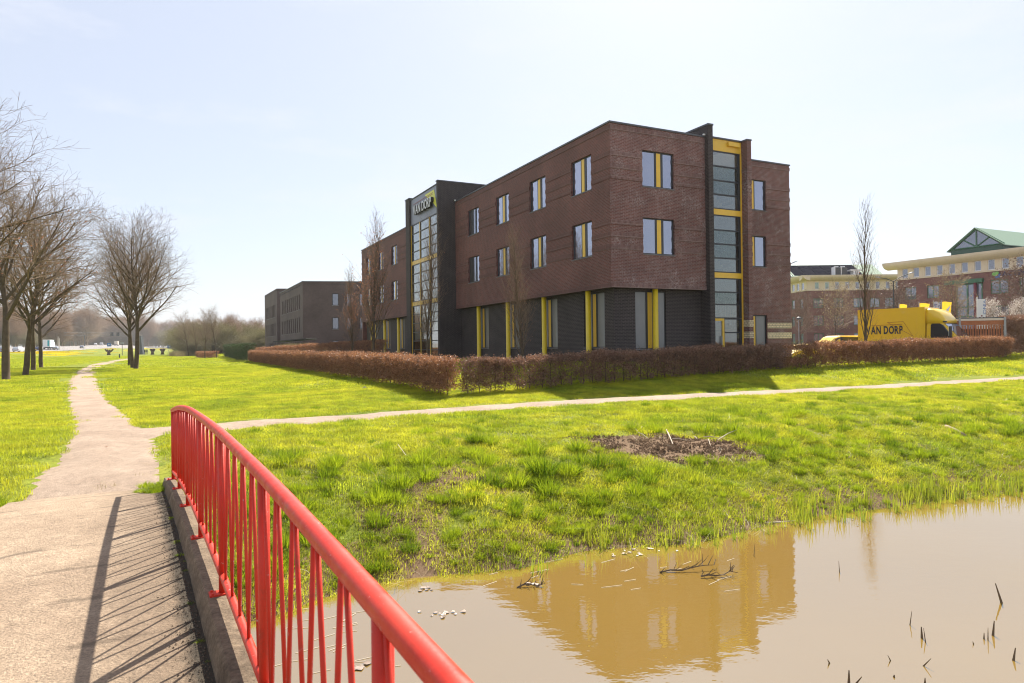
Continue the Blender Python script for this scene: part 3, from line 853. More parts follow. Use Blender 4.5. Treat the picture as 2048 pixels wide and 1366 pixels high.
MB().obox(GP, GT, GN, 9.22, 9.325, -.15, .01, 1.9, 13.96).build('yellow_trim', M['yellow'], off_b)
MB().obox(GP, GT, GN, 8.22, 9.08, 0, .16, 14.30, 14.52).build('louvre_box', M['yellow'], off_b)
def curtain(z0, z1, lines, nm='stair_window'):
    m = MB(); rect_ring(m, GP, GT, GN, 6.725, 9.215, z0, z1, .055, -.09, -.01)
    m.obox(GP, GT, GN, 9.06, 9.16, -.09, -.012, z0+.055, z1-.055)
    for z in lines: m.obox(GP, GT, GN, 6.78, 9.06, -.09, .012, z-.035, z+.035)
    fr = m.build(nm, M['frame'], off_b)
    zz = [z0+.055]+[v for z in lines for v in (z-.035, z+.035)]+[z1-.055]
    for i in range(0, len(zz), 2): MB().obox(GP, GT, GN, 6.78, 9.06, -.06, -.04, zz[i], zz[i+1]).build('pane', M['stair_glass'], fr)
    return fr
curtain(10.65, 13.95, [13.1, 12.28, 11.48]); curtain(7.03, 10.31, [9.45, 8.65, 7.85]); curtain(4.41, 6.71, [5.91, 5.2])
m = MB(); rect_ring(m, GP, GT, GN, 7.85, 9.215, 1.95, 4.40, .055, -.09, -.01)
m.obox(GP, GT, GN, 9.06, 9.16, -.09, -.012, 2.0, 4.345); m.obox(GP, GT, GN, 7.905, 9.06, -.09, .012, 3.56, 3.63); m.obox(GP, GT, GN, 7.905, 9.06, -.09, .012, 2.75, 2.82)
fr = m.build('stair_window', M['frame'], off_b)
for z0, z1 in ((2.0, 2.75), (2.82, 3.56), (3.63, 4.345)): MB().obox(GP, GT, GN, 7.905, 9.06, -.06, -.04, z0, z1).build('pane', M['stair_glass'], fr)
m = MB(); m.obox(GP, GT, GN, 6.725, 7.84, -.07, .02, 4.26, 4.40); m.obox(GP, GT, GN, 7.70, 7.84, -.07, .02, 2.0, 4.259); m.obox(GP, GT, GN, 6.725, 7.699, -.07, .02, 2.0, 2.22)
dr = m.build('door', M['yellow'], off_b)
MB().obox(GP, GT, GN, 6.725, 7.699, -.05, -.02, 2.221, 4.259).build('pane', M['stair_glass'], dr)
MB().obox(GP, GT, GN, 7.60, 7.63, .02, .08, 2.9, 3.4).build('handle', M['grey_metal'], dr)
# inside the stair tower: back wall, landings, flights
mb = MB(); mb.box(6.73, 9.32, 3.0, 3.1, 1.9, 14.5); mb.build('inner_wall', M['inner_wall'], off_b)
MB().box(9.10, 9.20, .35, 2.9, 1.9, 14.4).build('inner_wall', M['timber_beige'], off_b)
mb = MB()
for k in range(3):
    z = 2.0+3.62*k
    if k: mb.box(6.73, 9.1, 1.9, 2.99, z-.22, z)
    for s in range(10):
        mb.box(6.85+.2*s, 7.06+.2*s, 1.2, 1.88, z+.18*s, z+.18*s+.16); mb.box(6.85+.2*s, 7.06+.2*s, .42, 1.1, z+3.44-.18*s, z+3.60-.18*s)
    for s in range(16): mb.box(6.9+.13*s, 6.92+.13*s, .38, .40, z+3.5-.117*s, z+4.5-.117*s)
    mb.obox((0, 0), (0, 1), (1, 0), .37, .41, 6.85, 9.0, z+2.7, z+2.74)
mb.build('staircase', M['inner_wall'], off_b)
# roof-top edge fitting
MB().box(6.25, 6.36, -.10, .0, 14.62, 14.70).build('roof_fitting', M['white'], off_b)
MB().box(-.10, .0, 21.5, 21.62, 14.62, 14.70).build('roof_fitting', M['white'], off_b)

# glazed entrance tower in the left facade
for y0, y1 in ((21.69, 22.02), (28.98, 30.1)): MB().box(-1.45, 3.4, y0, y1, 1.7, 16.12).build('slab_wall', M['dark_brick'], off_b)
for c_ in ((-1.50, 3.45, 21.64, 22.07, 16.12, 16.20), (-1.50, 3.45, 28.93, 30.15, 16.12, 16.20), (-1.36, -1.1, 22.08, 28.92, 15.98, 16.05)): MB().box(*c_).build('coping', M['coping'], off_b)
mb = MB(); mb.box(-1.2, 3.3, 22.03, 28.97, 15.6, 15.7); mb.build('roof', M['roof'], off_b)
TPp, TT, TN = (-1.30, 0), TX, NX_
for i in range(8):          # cladding panels with open joints
    a = 22.03+(28.97-22.03)*i/8; b = 22.03+(28.97-22.03)*(i+1)/8
    MB().obox(TPp, TT, TN, a+.008, b-.008, -.05, 0, 13.72, 15.97).build('facade_panel', M['grey_panel'], off_b)
MB().obox(TPp, TT, TN, 22.03, 28.97, -.12, -.06, 13.7, 15.97).build('panel_backing', M['frame'], off_b)
Yb = [22.03, 24.15, 26.6, 28.97]
for y in (24.15, 26.6, 28.92): MB().obox(TPp, TT, TN, y-.05, y+.05, -.1, .03, 1.9, 13.68).build('yellow_mullion', M['yellow'], off_b)
for z in (10.34, 6.74): MB().obox(TPp, TT, TN, 22.03, 28.86, -.10, .012, z-.16, z+.16).build('yellow_panel', M['yellow'], off_b)
def tower_bay(a, b, z0, z1, nrow):
    m = MB(); rect_ring(m, TPp, TT, TN, a, b, z0, z1, .06, -.09, -.005)
    zz = [z0+(z1-z0)*k/nrow for k in range(1, nrow)]
    for z in zz: m.obox(TPp, TT, TN, a+.06, b-.06, -.09, .012, z-.035, z+.035)
    fr = m.build('tower_window', M['frame'], off_b)
    q = [z0+.06]+[v for z in zz for v in (z-.035, z+.035)]+[z1-.06]
    for i in range(0, len(q), 2): MB().obox(TPp, TT, TN, a+.06, b-.06, -.06, -.04, q[i], q[i+1]).build('pane', M['tower_glass'], fr)
for a, b in ((22.04, 24.09), (24.21, 26.54), (26.66, 28.86)):
    tower_bay(a, b, 10.51, 13.69, 4); tower_bay(a, b, 6.91, 10.17, 4); tower_bay(a, b, 1.95, 6.57, 6)
MB().box(2.2, 2.3, 22.03, 28.97, 1.7, 15.5).build('inner_wall', M['soffit'], off_b)
for z in (6.65, 10.25): MB().box(-1.1, 2.19, 22.03, 28.97, z-.15, z+.15).build('landing', M['soffit'], off_b)
# small square vents / wall lamps
m = MB(); m.box(15.86, 16.10, 3.6, 3.66, 5.35, 5.41); m.lathe([(.02, .0), (.20, -.02), (.20, -.14), (.14, -.30), (.02, -.34)], (16.22, 3.6, 5.42), 14)
wl_ = empty('wall_lamp', bld(15.86, 3.6) + (5.38,), TH); tag(wl_, 'white dome wall lamp on a bracket at the right end of the brick office', 'lamp')
m = MB(); m.box(0, .28, -.03, .03, 0, .06).build('bracket', M['white'], wl_)
MB().lathe([(.03, .06), (.18, .03), (.20, -.08), (.13, -.24), (.02, -.28)], (.36, 0, 0), 16).build('lamp_shade', M['lamp_glass'], wl_, smooth=True)

# ------------------------------------------------------------------ lettering
FONT_CACHE = {}
def glyph(s, depth=0.0, bold=0.0):
    """text as a mesh in the XY plane, height of capitals about .7 at size 1"""
    cu = bpy.data.curves.new('t', 'FONT'); cu.body = s; cu.size = 1.0; cu.extrude = depth; cu.offset = bold; cu.resolution_u = 3
    ob = bpy.data.objects.new('t', cu); COL.objects.link(ob)
    bpy.context.view_layer.update()
    me = bpy.data.meshes.new_from_object(ob.evaluated_get(bpy.context.evaluated_depsgraph_get()))
    bpy.data.objects.remove(ob); bpy.data.curves.remove(cu)
    xs = [v.co.x for v in me.vertices]; ysx = [v.co.y for v in me.vertices]
    return me, min(xs), max(xs), min(ysx), max(ysx)
def place_text(s, name, P0, dx, up, width, height, mat, parent=None, depth=0.0, bold=0.0, per_letter=False, gap=0.0):
    """write s from P0 along unit vector dx, up vector up; fitted to width x height; per_letter builds letters one by one"""
    dx, up = Vector(dx).normalized(), Vector(up).normalized(); nn = dx.cross(up)
    def fit(me, x0, x1, y0, y1, off_, wd, ht, nm):
        for v in me.vertices:
            c = v.co; v.co = P0+dx*(off_+(c.x-x0)/(x1-x0)*wd)+up*((c.y-y0)/(y1-y0)*ht)+nn*(c.z)
        me.name = nm; return link_mesh(nm, me, mat, parent)
    if not per_letter:
        me, x0, x1, y0, y1 = glyph(s, depth, bold); return [fit(me, x0, x1, y0, y1, 0, width, height, name)]
    W_ = [(.0 if c != ' ' else None) for c in s]; gs = []
    for c in s:
        if c == ' ': gs.append((None, .28)); continue
        g = glyph(c, depth, bold); gs.append((g, g[2]-g[1]))
    tot = sum(w for _, w in gs)+gap*(len(s)-1); k = width/tot; u = 0; res = []
    for g, w in gs:
        if g: res.append(fit(g[0], g[1], g[2], g[3], g[4], u*k, w*k, height, name))
        u += w+gap
    return res
# VAN DORP sign letters on the tower (running from the back towards us)
def bloc(X, Y, Z): x, y = bld(X, Y); return Vector((x, y, Z))
vdir = Vector((-ST, CT, 0)); wdir = Vector((CT, ST, 0))
sg = empty('lettering_sign', bloc(-1.55, 27.5, 14.36)); tag(sg, 'raised grey VAN DORP letters on the blue-grey panel atop the entrance tower', 'sign')
for L_ in place_text('VAN DORP', 'letter', Vector((0, 0, 0)), -vdir, (0, 0, 1), 4.55, .78, M['letter_face'], sg, depth=.018, bold=.012, per_letter=True, gap=.09):
    L_.location = -wdir*.03
    c = L_.copy(); c.data = L_.data.copy(); c.data.materials.clear(); c.data.materials.append(M['letter_side']); COL.objects.link(c)
    c.name = 'letter_return'; c.parent = L_; c.location = wdir*.12
    for v in c.data.vertices:
        d = v.co.dot(wdir); v.co += wdir*(d*5.5)
mb = MB(); Xl = -1.322
def tri_sheet(pts, mat, nm, th=.012):
    vs = [bloc(Xl, y, z)-sg.location for y, z in pts]; vs += [v+wdir*th for v in vs]; n = len(pts)
    q = MB(); q.add(vs, [tuple(range(n)), tuple(range(n, 2*n))[::-1]]+[(i, (i+1) % n, (i+1) % n+n, i+n) for i in range(n)]); q.build(nm, mat, sg)
tri_sheet([(25.2, 15.70), (22.95, 15.70), (22.25, 14.06), (23.3, 14.75), (24.4, 15.25)], M['logo_lime'], 'arrow_emblem')
Xl = -1.336
tri_sheet([(28.2, 15.46), (23.2, 15.52), (23.2, 15.49), (28.2, 15.43)], M['logo_red'], 'red_line')
tri_sheet([(24.7, 15.40), (23.2, 15.41), (23.2, 15.38), (24.7, 15.37)], M['logo_red'], 'red_line')

# ------------------------------------------------------------------ generic far office blocks
def poly_building(name, label, pts, z0, z1, mat, cat='office building'):
    """closed outline, empty at first point; returns empty and edge frames (P, t, n, len) in local axes"""
    e = empty(name, (pts[0][0], pts[0][1], 0)); tag(e, label, cat)
    ox, oy = pts[0]; L = [(x-ox, y-oy) for x, y in pts]; n = len(L); fr = []
    A = sum(L[i][0]*L[(i+1) % n][1]-L[(i+1) % n][0]*L[i][1] for i in range(n))
    for i in range(n):
        a, b = L[i], L[(i+1) % n]; l = math.hypot(b[0]-a[0], b[1]-a[1]); t = ((b[0]-a[0])/l, (b[1]-a[1])/l)
        nn = (t[1], -t[0]) if A > 0 else (-t[1], t[0]); fr.append((a, t, nn, l))
    return e, fr, L
def edge_u(fr, off_xy, px, zref=8):
    """distance along an edge at which screen column px is met"""
    P, t, n, l = fr; v = at(px, 683, 1)-EYE
    ax, ay = off_xy[0]+P[0], off_xy[1]+P[1]
    den = t[0]*v.y - t[1]*v.x
    return (v.x*ay - v.y*ax)/(-den) if False else ((ay*v.x-ax*v.y)/(t[0]*v.y-t[1]*v.x))
# purple-brown office behind, two stepped blocks
def far_block(pts, z0, z1, wins, label, mat='brown_brick'):
    e, fr, L = poly_building('office_building', label, pts, z0, z1, mat)
    for i, f in enumerate(fr):
        P, t, n, l = f; mb = MB(); hs = wins.get(i, [])
        wall(mb, P, t, n, 0, l, z0, z1, [h[:4] for h in hs], reveal=.25); mb.build('wall', M[mat], e)
        for h in hs: window(e, P, t, n, *h[:4], rec=.18, fw=.08, pane='glass_far', frame=h[4] if len(h) > 4 else 'frame', bars=h[5] if len(h) > 5 else (), transoms=h[6] if len(h) > 6 else (), sill=True, sill_m='grey_metal')
    mb = MB(); mb.prism(L, z1-.4, z1-.3); mb.build('roof', M['roof'], e)
    return e, fr
C1 = (-31.9, 105.0); C1b = (-42.7, 126.8); C2 = (-44.4, 130.0); C2b = (-52.8, 147.0)
dR = (.985, .17)
rowz = lambda z: [(9.35, 11.55), (5.85, 8.05), (2.6, 4.3)]
slots = lambda l, n, e0, e1: [(e0+(l-e0-e1)*k/n+.15, e0+(l-e0-e1)*k/n+.95, z0, z1) for k in range(n) for z0, z1 in ((9.0, 11.4), (5.4, 7.8), (2.0, 4.0))]
l1 = math.hypot(C1b[0]-C1[0], C1b[1]-C1[1])
rb = [C1, (C1[0]+dR[0]*42, C1[1]+dR[1]*42), (C1[0]+dR[0]*42-12, C1[1]+dR[1]*42+26), C1b]
wr = [(x, x+.95, z0, z1) for x in (4.35, 6.5, 8.45, 12, 15, 18) for z0, z1 in ((9.5, 11.35), (5.85, 7.65), (2.4, 4.1))]
e_b1, fr1 = far_block(rb, 1.2, 13.12, {0: wr, 3: slots(l1, 10, 2.2, 1.6)}, 'purple-brown brick office with rows of narrow slot windows, left of the red-brown office')
e_b2, fr2 = far_block([C2, (C2[0]+30, C2[1]+6), (C2[0]+24, C2[1]+24), C2b], 1.2, 14.3, {3: slots(math.hypot(C2b[0]-C2[0], C2b[1]-C2[1]), 8, 2.5, 1.6)}, 'taller purple-brown brick block at the far left end of the slot-windowed office')
MB().box(10.2, 14.2, 4, 9, 13.0, 14.4).build('roof_plant', M['coping'], e_b1)
for k in range(9): MB().box(9.9+.5*k, 10.3+.5*k, 3.9, 3.98, 13.1, 14.3).build('louvre', M['dark_metal'], e_b1)
MB().prism([(x*1.0, y) for x, y in [(-.06, -.06), (41.4, 7.1), (41.4, 7.5), (.3, .4), (-10.5, 22), (-11, 22)]], 13.12, 13.22).build('coping', M['coping'], e_b1)
for k in range(10): MB().box(-1.35-.98*k, -1.1-.98*k, 2.2+1.99*k, 2.4+1.99*k, 12.6, 12.75).build('eave_bracket', M['dark_metal'], e_b1)
# shed in front of it
sh = empty('shed', at(567, 690, 90)); sh.location.z = 1.3; tag(sh, 'low grey shed with a dark oversailing flat roof in front of the purple-brown office', 'shed')
m = MB(); m.box(0, 2.8, 0, 4, 0, 2.35); m.build('wall', M['sill'], sh)
m = MB(); m.add([(-1.2, -.5, 2.62), (3.1, -.5, 2.98), (3.1, 4.4, 2.98), (-1.2, 4.4, 2.62), (-1.2, -.5, 2.5), (3.1, -.5, 2.86), (3.1, 4.4, 2.86), (-1.2, 4.4, 2.5)], [(0, 1, 2, 3), (7, 6, 5, 4), (0, 4, 5, 1), (1, 5, 6, 2), (2, 6, 7, 3), (3, 7, 4, 0)]); m.build('roof', M['dark_metal'], sh)
for k in range(9): MB().box(.2+.28*k, .3+.28*k, -.03, -.005, .1, 2.3).build('board', M['coping'], sh)

# ------------------------------------------------------------------ red brick and beige offices on the right
def cornice(e, P, t, n, u0, u1, z, out=1.5, h=.95):
    """curved projecting cornice"""
    prof = [(0, 0)]+[(out*math.sin(a), h*(1-math.cos(a))) for a in np.linspace(.15, math.pi/2, 7)]+[(out, h+.08), (0, h+.08)]
    vs = []
    for u in (u0, u1):
        for d, zz in prof: vs.append((P[0]+t[0]*u+n[0]*d, P[1]+t[1]*u+n[1]*d, z+zz))
    k = len(prof); mb = MB(); mb.add(vs, [(i, i+1, i+1+k, i+k) for i in range(k-1)]+[tuple(range(k)), tuple(range(k, 2*k))[::-1]])
    return mb.build('cornice', M['render_soffit'], e, smooth=False)
def gable_box(e, base, t, n, wid, ln, z0, ze, zr, mroof, nm='roof_gable', ov=.4):
    """glazed gable roof light: base corner, t across the gable, n along the ridge"""
    def p(u, d, z): return (base[0]+t[0]*u+n[0]*d, base[1]+t[1]*u+n[1]*d, z)
    m = MB(); m.add([p(0, 0, z0), p(wid, 0, z0), p(wid, 0, ze), p(0, 0, ze), p(0, ln, z0), p(wid, ln, z0), p(wid, ln, ze), p(0, ln, ze)], [(0, 1, 2, 3), (1, 5, 6, 2), (5, 4, 7, 6), (4, 0, 3, 7)]); g = m.build(nm, M['dark_green'], e)
    m = MB(); m.add([p(.3, .05, ze), p(wid-.3, .05, ze), p(wid/2, .05, zr-.25)], [(0, 1, 2)]); m.build('pane', M['glass_far'], g)
    m = MB()
    for u, z in ((wid*.5, zr-.25), (wid*.25, (ze+zr)/2-.1), (wid*.75, (ze+zr)/2-.1)): m.tube([p(wid/2, -.02, ze+.1), p(u, -.02, z)], .09, 4)
    m.tube([p(-ov*.3, -.05, ze), p(wid/2, -.05, zr), p(wid+ov*.3, -.05, ze)], .16, 4); m.tube([p(0, -.05, ze+.05), p(wid, -.05, ze+.05)], .12, 4)
    m.build('gable_frame', M['green'], g)
    for s in (0, 1):
        u0, u1 = (-ov, wid/2) if s == 0 else (wid+ov, wid/2); za = ze-.25
        m = MB(); m.add([p(u0, -ov, za), p(u1, -ov, zr), p(u1, ln, zr), p(u0, ln, za), p(u0, -ov, za+.12), p(u1, -ov, zr+.12), p(u1, ln, zr+.12), p(u0, ln, za+.12)], [(0, 1, 2, 3), (7, 6, 5, 4), (0, 4, 5, 1), (2, 6, 7, 3), (0, 3, 7, 4)]); m.build('roof_slope', M[mroof], g)
    return g, p
def office(pts, zb, zbeige, ztop, wins_low, wins_top, label, cor):
    e, fr, L = poly_building('office_building', label, pts, zb, ztop, None)
    for i, f in enumerate(fr):
        P, t, n, l = f; lo = wins_low.get(i, []); hi = wins_top.get(i, [])
        mb = MB(); wall(mb, P, t, n, 0, l, zb, zbeige, [h[:4] for h in lo], reveal=.22); mb.build('wall', M['far_brick'], e)
        mb = MB(); wall(mb, P, t, n, 0, l, zbeige, ztop, hi, reveal=.15); mb.build('upper_wall', M['render'], e)
        MB().obox(P, t, n, 0, l, 0, .12, zbeige-.06, zbeige+.06).build('string_course', M['render_soffit'], e)
        for h in hi: window(e, P, t, n, *h[:4], rec=.10, fw=.10, pane='glass_far', frame='white', sill=True, sill_m='white')
        for h in lo:
            w_ = h[1]-h[0]; window(e, P, t, n, *h[:4], rec=.12, fw=.12, pane='glass_far', frame='green', bars=((w_*.5-.06, w_*.5+.06),), transoms=(h[2]+.5,), sill=False)
        if i in cor: cornice(e, P, t, n, -1.45 if cor[i][0] else 0, l+(1.45 if cor[i][1] else 0), ztop-.12)
    mb = MB(); mb.prism(L, ztop+.7, ztop+.8); mb.build('roof', M['roof'], e)
    return e, fr
# frontal one
cA = (58.45, 136.0)
ptsA = [(50.8, 220), cA, (92, 136.5), (96, 200)]
lA0 = math.hypot(cA[0]-ptsA[0][0], cA[1]-ptsA[0][1])
topA = [(x-cA[0], x-cA[0]+.85, 13.45, 14.85) for x in [60.1+2.02*k for k in range(11)]]
lowA = [(u, u+2.0, z0, z1) for u in (1.3, 5.3, 9.3, 12.6, 15.6) for z0, z1 in ((9.75, 11.6), (6.25, 8.2), (2.7, 4.7))]
leftA = [(lA0-u-1.3, lA0-u, z0, z1) for u in (1.5, 4.8, 8.2, 11.5) for z0, z1 in ((9.75, 11.6), (6.25, 8.2), (2.7, 4.7))]
leftAt = [(lA0-u-1.1, lA0-u, 13.45, 14.85) for u in (1.0, 2.9, 4.8, 6.8, 8.8)]
eA, frA = office(ptsA, 1.3, 13.2, 15.2, {1: lowA, 0: leftA}, {1: topA, 0: leftAt}, 'red brick and beige office with solar panels on its green roof', {1: (1, 0), 0: (0, 1)})
oA = Vector((ptsA[0][0], ptsA[0][1], 0))
g1, pf = gable_box(eA, (57.8-oA.x, 141-oA.y), (.05, 1.0), (1.0, .0), 9.5, 18.5, 16.0, 16.6, 19.2, 'green_roof')
for i in range(6):
    for j in range(3):
        s0, s1 = .06+.30*j, .06+.30*j+.285
        def q(s, v): return (57.4-oA.x+.7+2.35*i+v*2.28, 140.6-oA.y+s*(4.75+.4), 16.35+.19+s*(19.2-16.35))
        m = MB(); m.add([q(s0, 0), q(s0, 1), q(s1, 1), q(s1, 0)]+[tuple(Vector(q(a, b))-Vector((0, 0, .08))) for a, b in ((s0, 0), (s0, 1), (s1, 1), (s1, 0))], [(0, 1, 2, 3), (7, 6, 5, 4), (0, 4, 5, 1), (1, 5, 6, 2), (2, 6, 7, 3), (3, 7, 4, 0)]); m.build('solar_panel', M['solar'], g1)
for x0, w_ in ((64.9, 1.05), (66.15, 1.15)):
    bx = MB().box(x0-oA.x, x0+w_-oA.x, 137.6-oA.y, 139-oA.y, 15.9, 17.9).build('air_handling_unit', M['dark_metal'], eA)
    MB().lathe([(.42, 17.9), (.42, 18.15)], (x0+w_/2-oA.x, 138.3-oA.y, 0), 12).build('fan_cowl', M['white'], bx)
    MB().box(x0-.12-oA.x, x0-.02-oA.x, 137.5-oA.y, 139-oA.y, 15.9, 18.0).build('side_casing', M['white'], bx)
rh = MB().box(68.6-oA.x, 69.7-oA.x, 137.7-oA.y, 138.9-oA.y, 15.9, 17.2).build('roof_hatch', M['white'], eA); MB().box(68.0-oA.x, 70.3-oA.x, 137.6-oA.y, 139-oA.y, 17.2, 17.45).build('hatch_cover', M['white'], rh)
# near one at the right edge
B0 = Vector((59.02, 105.0, 0)); vd = Vector((-ST, CT, 0))
ln = 44.0
ptsB = [(B0.x, B0.y), (B0.x-vd.x*ln, B0.y-vd.y*ln), (B0.x-vd.x*ln+22*CT, B0.y-vd.y*ln+22*ST), (B0.x+22*CT, B0.y+22*ST)]
tb = [1.2+1.745*k for k in range(23)]
topB = [(u-.45, u+.45, 12.5, 13.92) for u in tb]
lowB = [(u, u+1.75, 9.2, 11.05) for u in (1.15, 4.55)]+[(u, u+2.2, 9.2, 11.1) for u in (13.3, 16.8, 20.4, 24)]
lowB += [(u, u+1.75, z0, z1) for u in (1.15, 4.55) for z0, z1 in ((5.7, 7.6), (2.2, 4.2))]+[(u, u+2.2, z0, z1) for u in (13.3, 16.8, 20.4) for z0, z1 in ((5.7, 7.6), (2.2, 4.2))]
eB, frB = office(ptsB, 1.5, 12.3, 14.0, {0: lowB}, {0: topB}, 'red brick office with curved beige cornice and green glazed gable at the right edge', {0: (1, 0), 3: (0, 0)})
P, t, n, l = frB[0]
MB().obox(P, t, n, 7.3, 12.45, .0, .45, 10.9, 11.45).build('entrance_beam', M['green'], eB)
for u in (8.55, 11.45): MB().obox(P, t, n, u-.14, u+.14, .1, .4, 1.6, 10.9).build('entrance_post', M['maroon'], eB)
m = MB(); rect_ring(m, P, t, n, 8.8, 12.3, 1.7, 10.85, .14, .02, .10)
for z in (7.6, 6.3, 3.9): m.obox(P, t, n, 8.9, 12.2, .02, .1, z-.08, z+.08)
m.obox(P, t, n, 10.2, 10.4, .02, .1, 1.8, 10.8); fr = m.build('entrance_window', M['green'], eB)
MB().obox(P, t, n, 8.9, 12.2, .01, .03, 1.8, 10.75).build('pane', M['glass_far'], fr)
# gable roof light on top
gb, pf = gable_box(eB, tuple((Vector((64.7, 101, 0))-B0).xy), (ST, -CT), (CT, ST), 7.1, 14, 14.6, 16.2, 18.9, 'green_roof')
MB().box(12.2, 13.8, -16, -14, 15.0, 17.0).build('air_handling_unit', M['coping'], eB)
# company sign: two lozenges and letters
up = Vector((0, 0, 1)); tdir = Vector((t[0], t[1], 0)); ndir = Vector((n[0], n[1], 0))
sgB = empty('company_sign', B0+tdir*13.57+ndir*.1+up*11.25); tag(sgB, 'dark blue ACTEMIUM lettering with green and blue lozenges on the right-edge office', 'sign')
def lozenge(c, w_, h_, mat, d):
    m = MB(); pts = []
    for k in range(24):
        a = 2*math.pi*k/24; ca, sa = math.cos(a), math.sin(a)
        pts.append(tdir*(c[0]+w_/2*math.copysign(abs(ca)**.6, ca)+.12*sa)+up*(c[1]+h_/2*math.copysign(abs(sa)**.6, sa))+ndir*d)
    m.add(pts+[p_+ndir*.06 for p_ in pts], [tuple(range(24)), tuple(range(24, 48))]+[(i, (i+1) % 24, (i+1) % 24+24, i+24) for i in range(24)]); m.build('lozenge', mat, sgB)
lozenge((.72, .30), .72, .58, M['logo_blue'], 0); lozenge((.45, .62), .80, .58, M['logo_green'], .07)
place_text('ACTEMIUM', 'letter', tdir*1.25+up*.22+ndir*.02, tdir, up, 4.4, .62, M['navy'], sgB, depth=.04, bold=.02, per_letter=True, gap=.10)
# ------------------------------------------------------------------ vegetation tools
def scatter(name, pts, rot, scl, idx, coll, parent=None, seed=0):
    """one object that sets clumps of foliage on points (for growth nobody could count)"""
    pts = np.asarray(pts, np.float32); n = len(pts)
    if parent is not None: pts = pts - np.array(parent.location, np.float32)
    me = bpy.data.meshes.new(name); me.vertices.add(n); me.vertices.foreach_set('co', pts.ravel())
    a = me.attributes.new('rot', 'FLOAT_VECTOR', 'POINT'); a.data.foreach_set('vector', np.asarray(rot, np.float32).ravel())
    scl = np.asarray(scl, np.float32); scl = np.repeat(scl[:, None], 3, 1) if scl.ndim == 1 else scl
    a = me.attributes.new('scl', 'FLOAT_VECTOR', 'POINT'); a.data.foreach_set('vector', scl.ravel())
    a = me.attributes.new('idx', 'INT', 'POINT'); a.data.foreach_set('value', np.asarray(idx, np.int32))
    o = bpy.data.objects.new(name, me); o.parent = parent; COL.objects.link(o); o['kind'] = 'stuff'
    g = bpy.data.node_groups.new('scatter', 'GeometryNodeTree')
    g.interface.new_socket('Geometry', in_out='INPUT', socket_type='NodeSocketGeometry')
    g.interface.new_socket('Geometry', in_out='OUTPUT', socket_type='NodeSocketGeometry')
    gi, go = g.nodes.new('NodeGroupInput'), g.nodes.new('NodeGroupOutput')
    ip = g.nodes.new('GeometryNodeInstanceOnPoints'); ci = g.nodes.new('GeometryNodeCollectionInfo')
    ci.inputs['Collection'].default_value = coll; ci.inputs['Separate Children'].default_value = True; ci.inputs['Reset Children'].default_value = True
    def na(nm, ty):
        x = g.nodes.new('GeometryNodeInputNamedAttribute'); x.data_type = ty; x.inputs[0].default_value = nm
        return [s for s in x.outputs if s.enabled][0]
    g.links.new(gi.outputs[0], ip.inputs['Points']); g.links.new(ci.outputs[0], ip.inputs['Instance'])
    ip.inputs['Pick Instance'].default_value = True
    g.links.new(na('idx', 'INT'), ip.inputs['Instance Index']); g.links.new(na('rot', 'FLOAT_VECTOR'), ip.inputs['Rotation']); g.links.new(na('scl', 'FLOAT_VECTOR'), ip.inputs['Scale'])
    g.links.new(ip.outputs[0], go.inputs[0])
    m = o.modifiers.new('scatter', 'NODES'); m.node_group = g
    return o
def collection(name, meshes, mat):
    c = bpy.data.collections.new(name)
    for i, me in enumerate(meshes):
        for m in (mat if isinstance(mat, list) else [mat]): me.materials.append(m)
        c.objects.link(bpy.data.objects.new('%s_%02d' % (name, i), me))
    return c
def blades(n, sx, sy, h0, h1, w, lean, seed, radial=0.0, disc=False, tip=.15):
    r = np.random.default_rng(seed)
    if disc:
        rr, aa_ = np.sqrt(r.random(n))*sx, r.random(n)*6.283; bx, by = rr*np.cos(aa_), rr*np.sin(aa_)
    else: bx, by = r.uniform(-sx, sx, n), r.uniform(-sy, sy, n)
    h = r.uniform(h0, h1, n)*(1-.35*radial*(np.hypot(bx, by)/sx)**2); yaw = r.random(n)*6.283
    ln_ = np.abs(r.normal(0, lean, n)); ldx, ldy = np.cos(yaw), np.sin(yaw)
    if radial: ldx, ldy = ldx*.5+bx/sx*radial*1.6, ldy*.5+by/sx*radial*1.6; ln_ = ln_+radial*.25*np.hypot(bx, by)/sx
    fx, fy = np.cos(yaw+1.3), np.sin(yaw+1.3); ww = w*r.uniform(.6, 1.3, n)
    P = np.zeros((n, 5, 3), np.float32)
    for k, (zf, wf, lf) in enumerate(((0, 1, 0), (0, -1, 0), (.55, .8, .35), (.55, -.8, .35), (1, 0, 1.0))):
        P[:, k, 0] = bx+fx*ww*wf*.5+ldx*ln_*h*lf; P[:, k, 1] = by+fy*ww*wf*.5+ldy*ln_*h*lf; P[:, k, 2] = h*zf*(1-.25*lf*np.minimum(ln_, 1))-.01*(zf == 0)
    b = np.arange(n)[:, None]*5
    tint = np.repeat(np.clip(r.normal(.5, .28, n), 0, 1), 5)
    return np_mesh('blades', P.reshape(-1, 3), b+np.array([[0, 1, 3, 2]]), b+np.array([[2, 3, 4]]), attrs={'tint': tint})
M['grass'] = leafy('meadow_grass', (.13, .22, .010), (.49, .52, .030), .62, gloss=.02, field=(.57, .54, .035))
M['grass_far'] = leafy('meadow_grass_far', (.20, .29, .014), (.46, .50, .035), .62, gloss=.015, field=(.52, .51, .04))
M['tussock'] = leafy('tussock_grass', (.05, .12, .005), (.42, .50, .018), .58, gloss=.03)
M['straw'] = leafy('dead_straw', (.26, .20, .09), (.42, .34, .17), .4)
M['reed'] = leafy('green_reed_blade', (.14, .22, .01), (.46, .46, .03), .55)
M['beech'] = leafy('brown_beech_leaf', (.20, .085, .038), (.52, .26, .13), .40, gloss=.05)
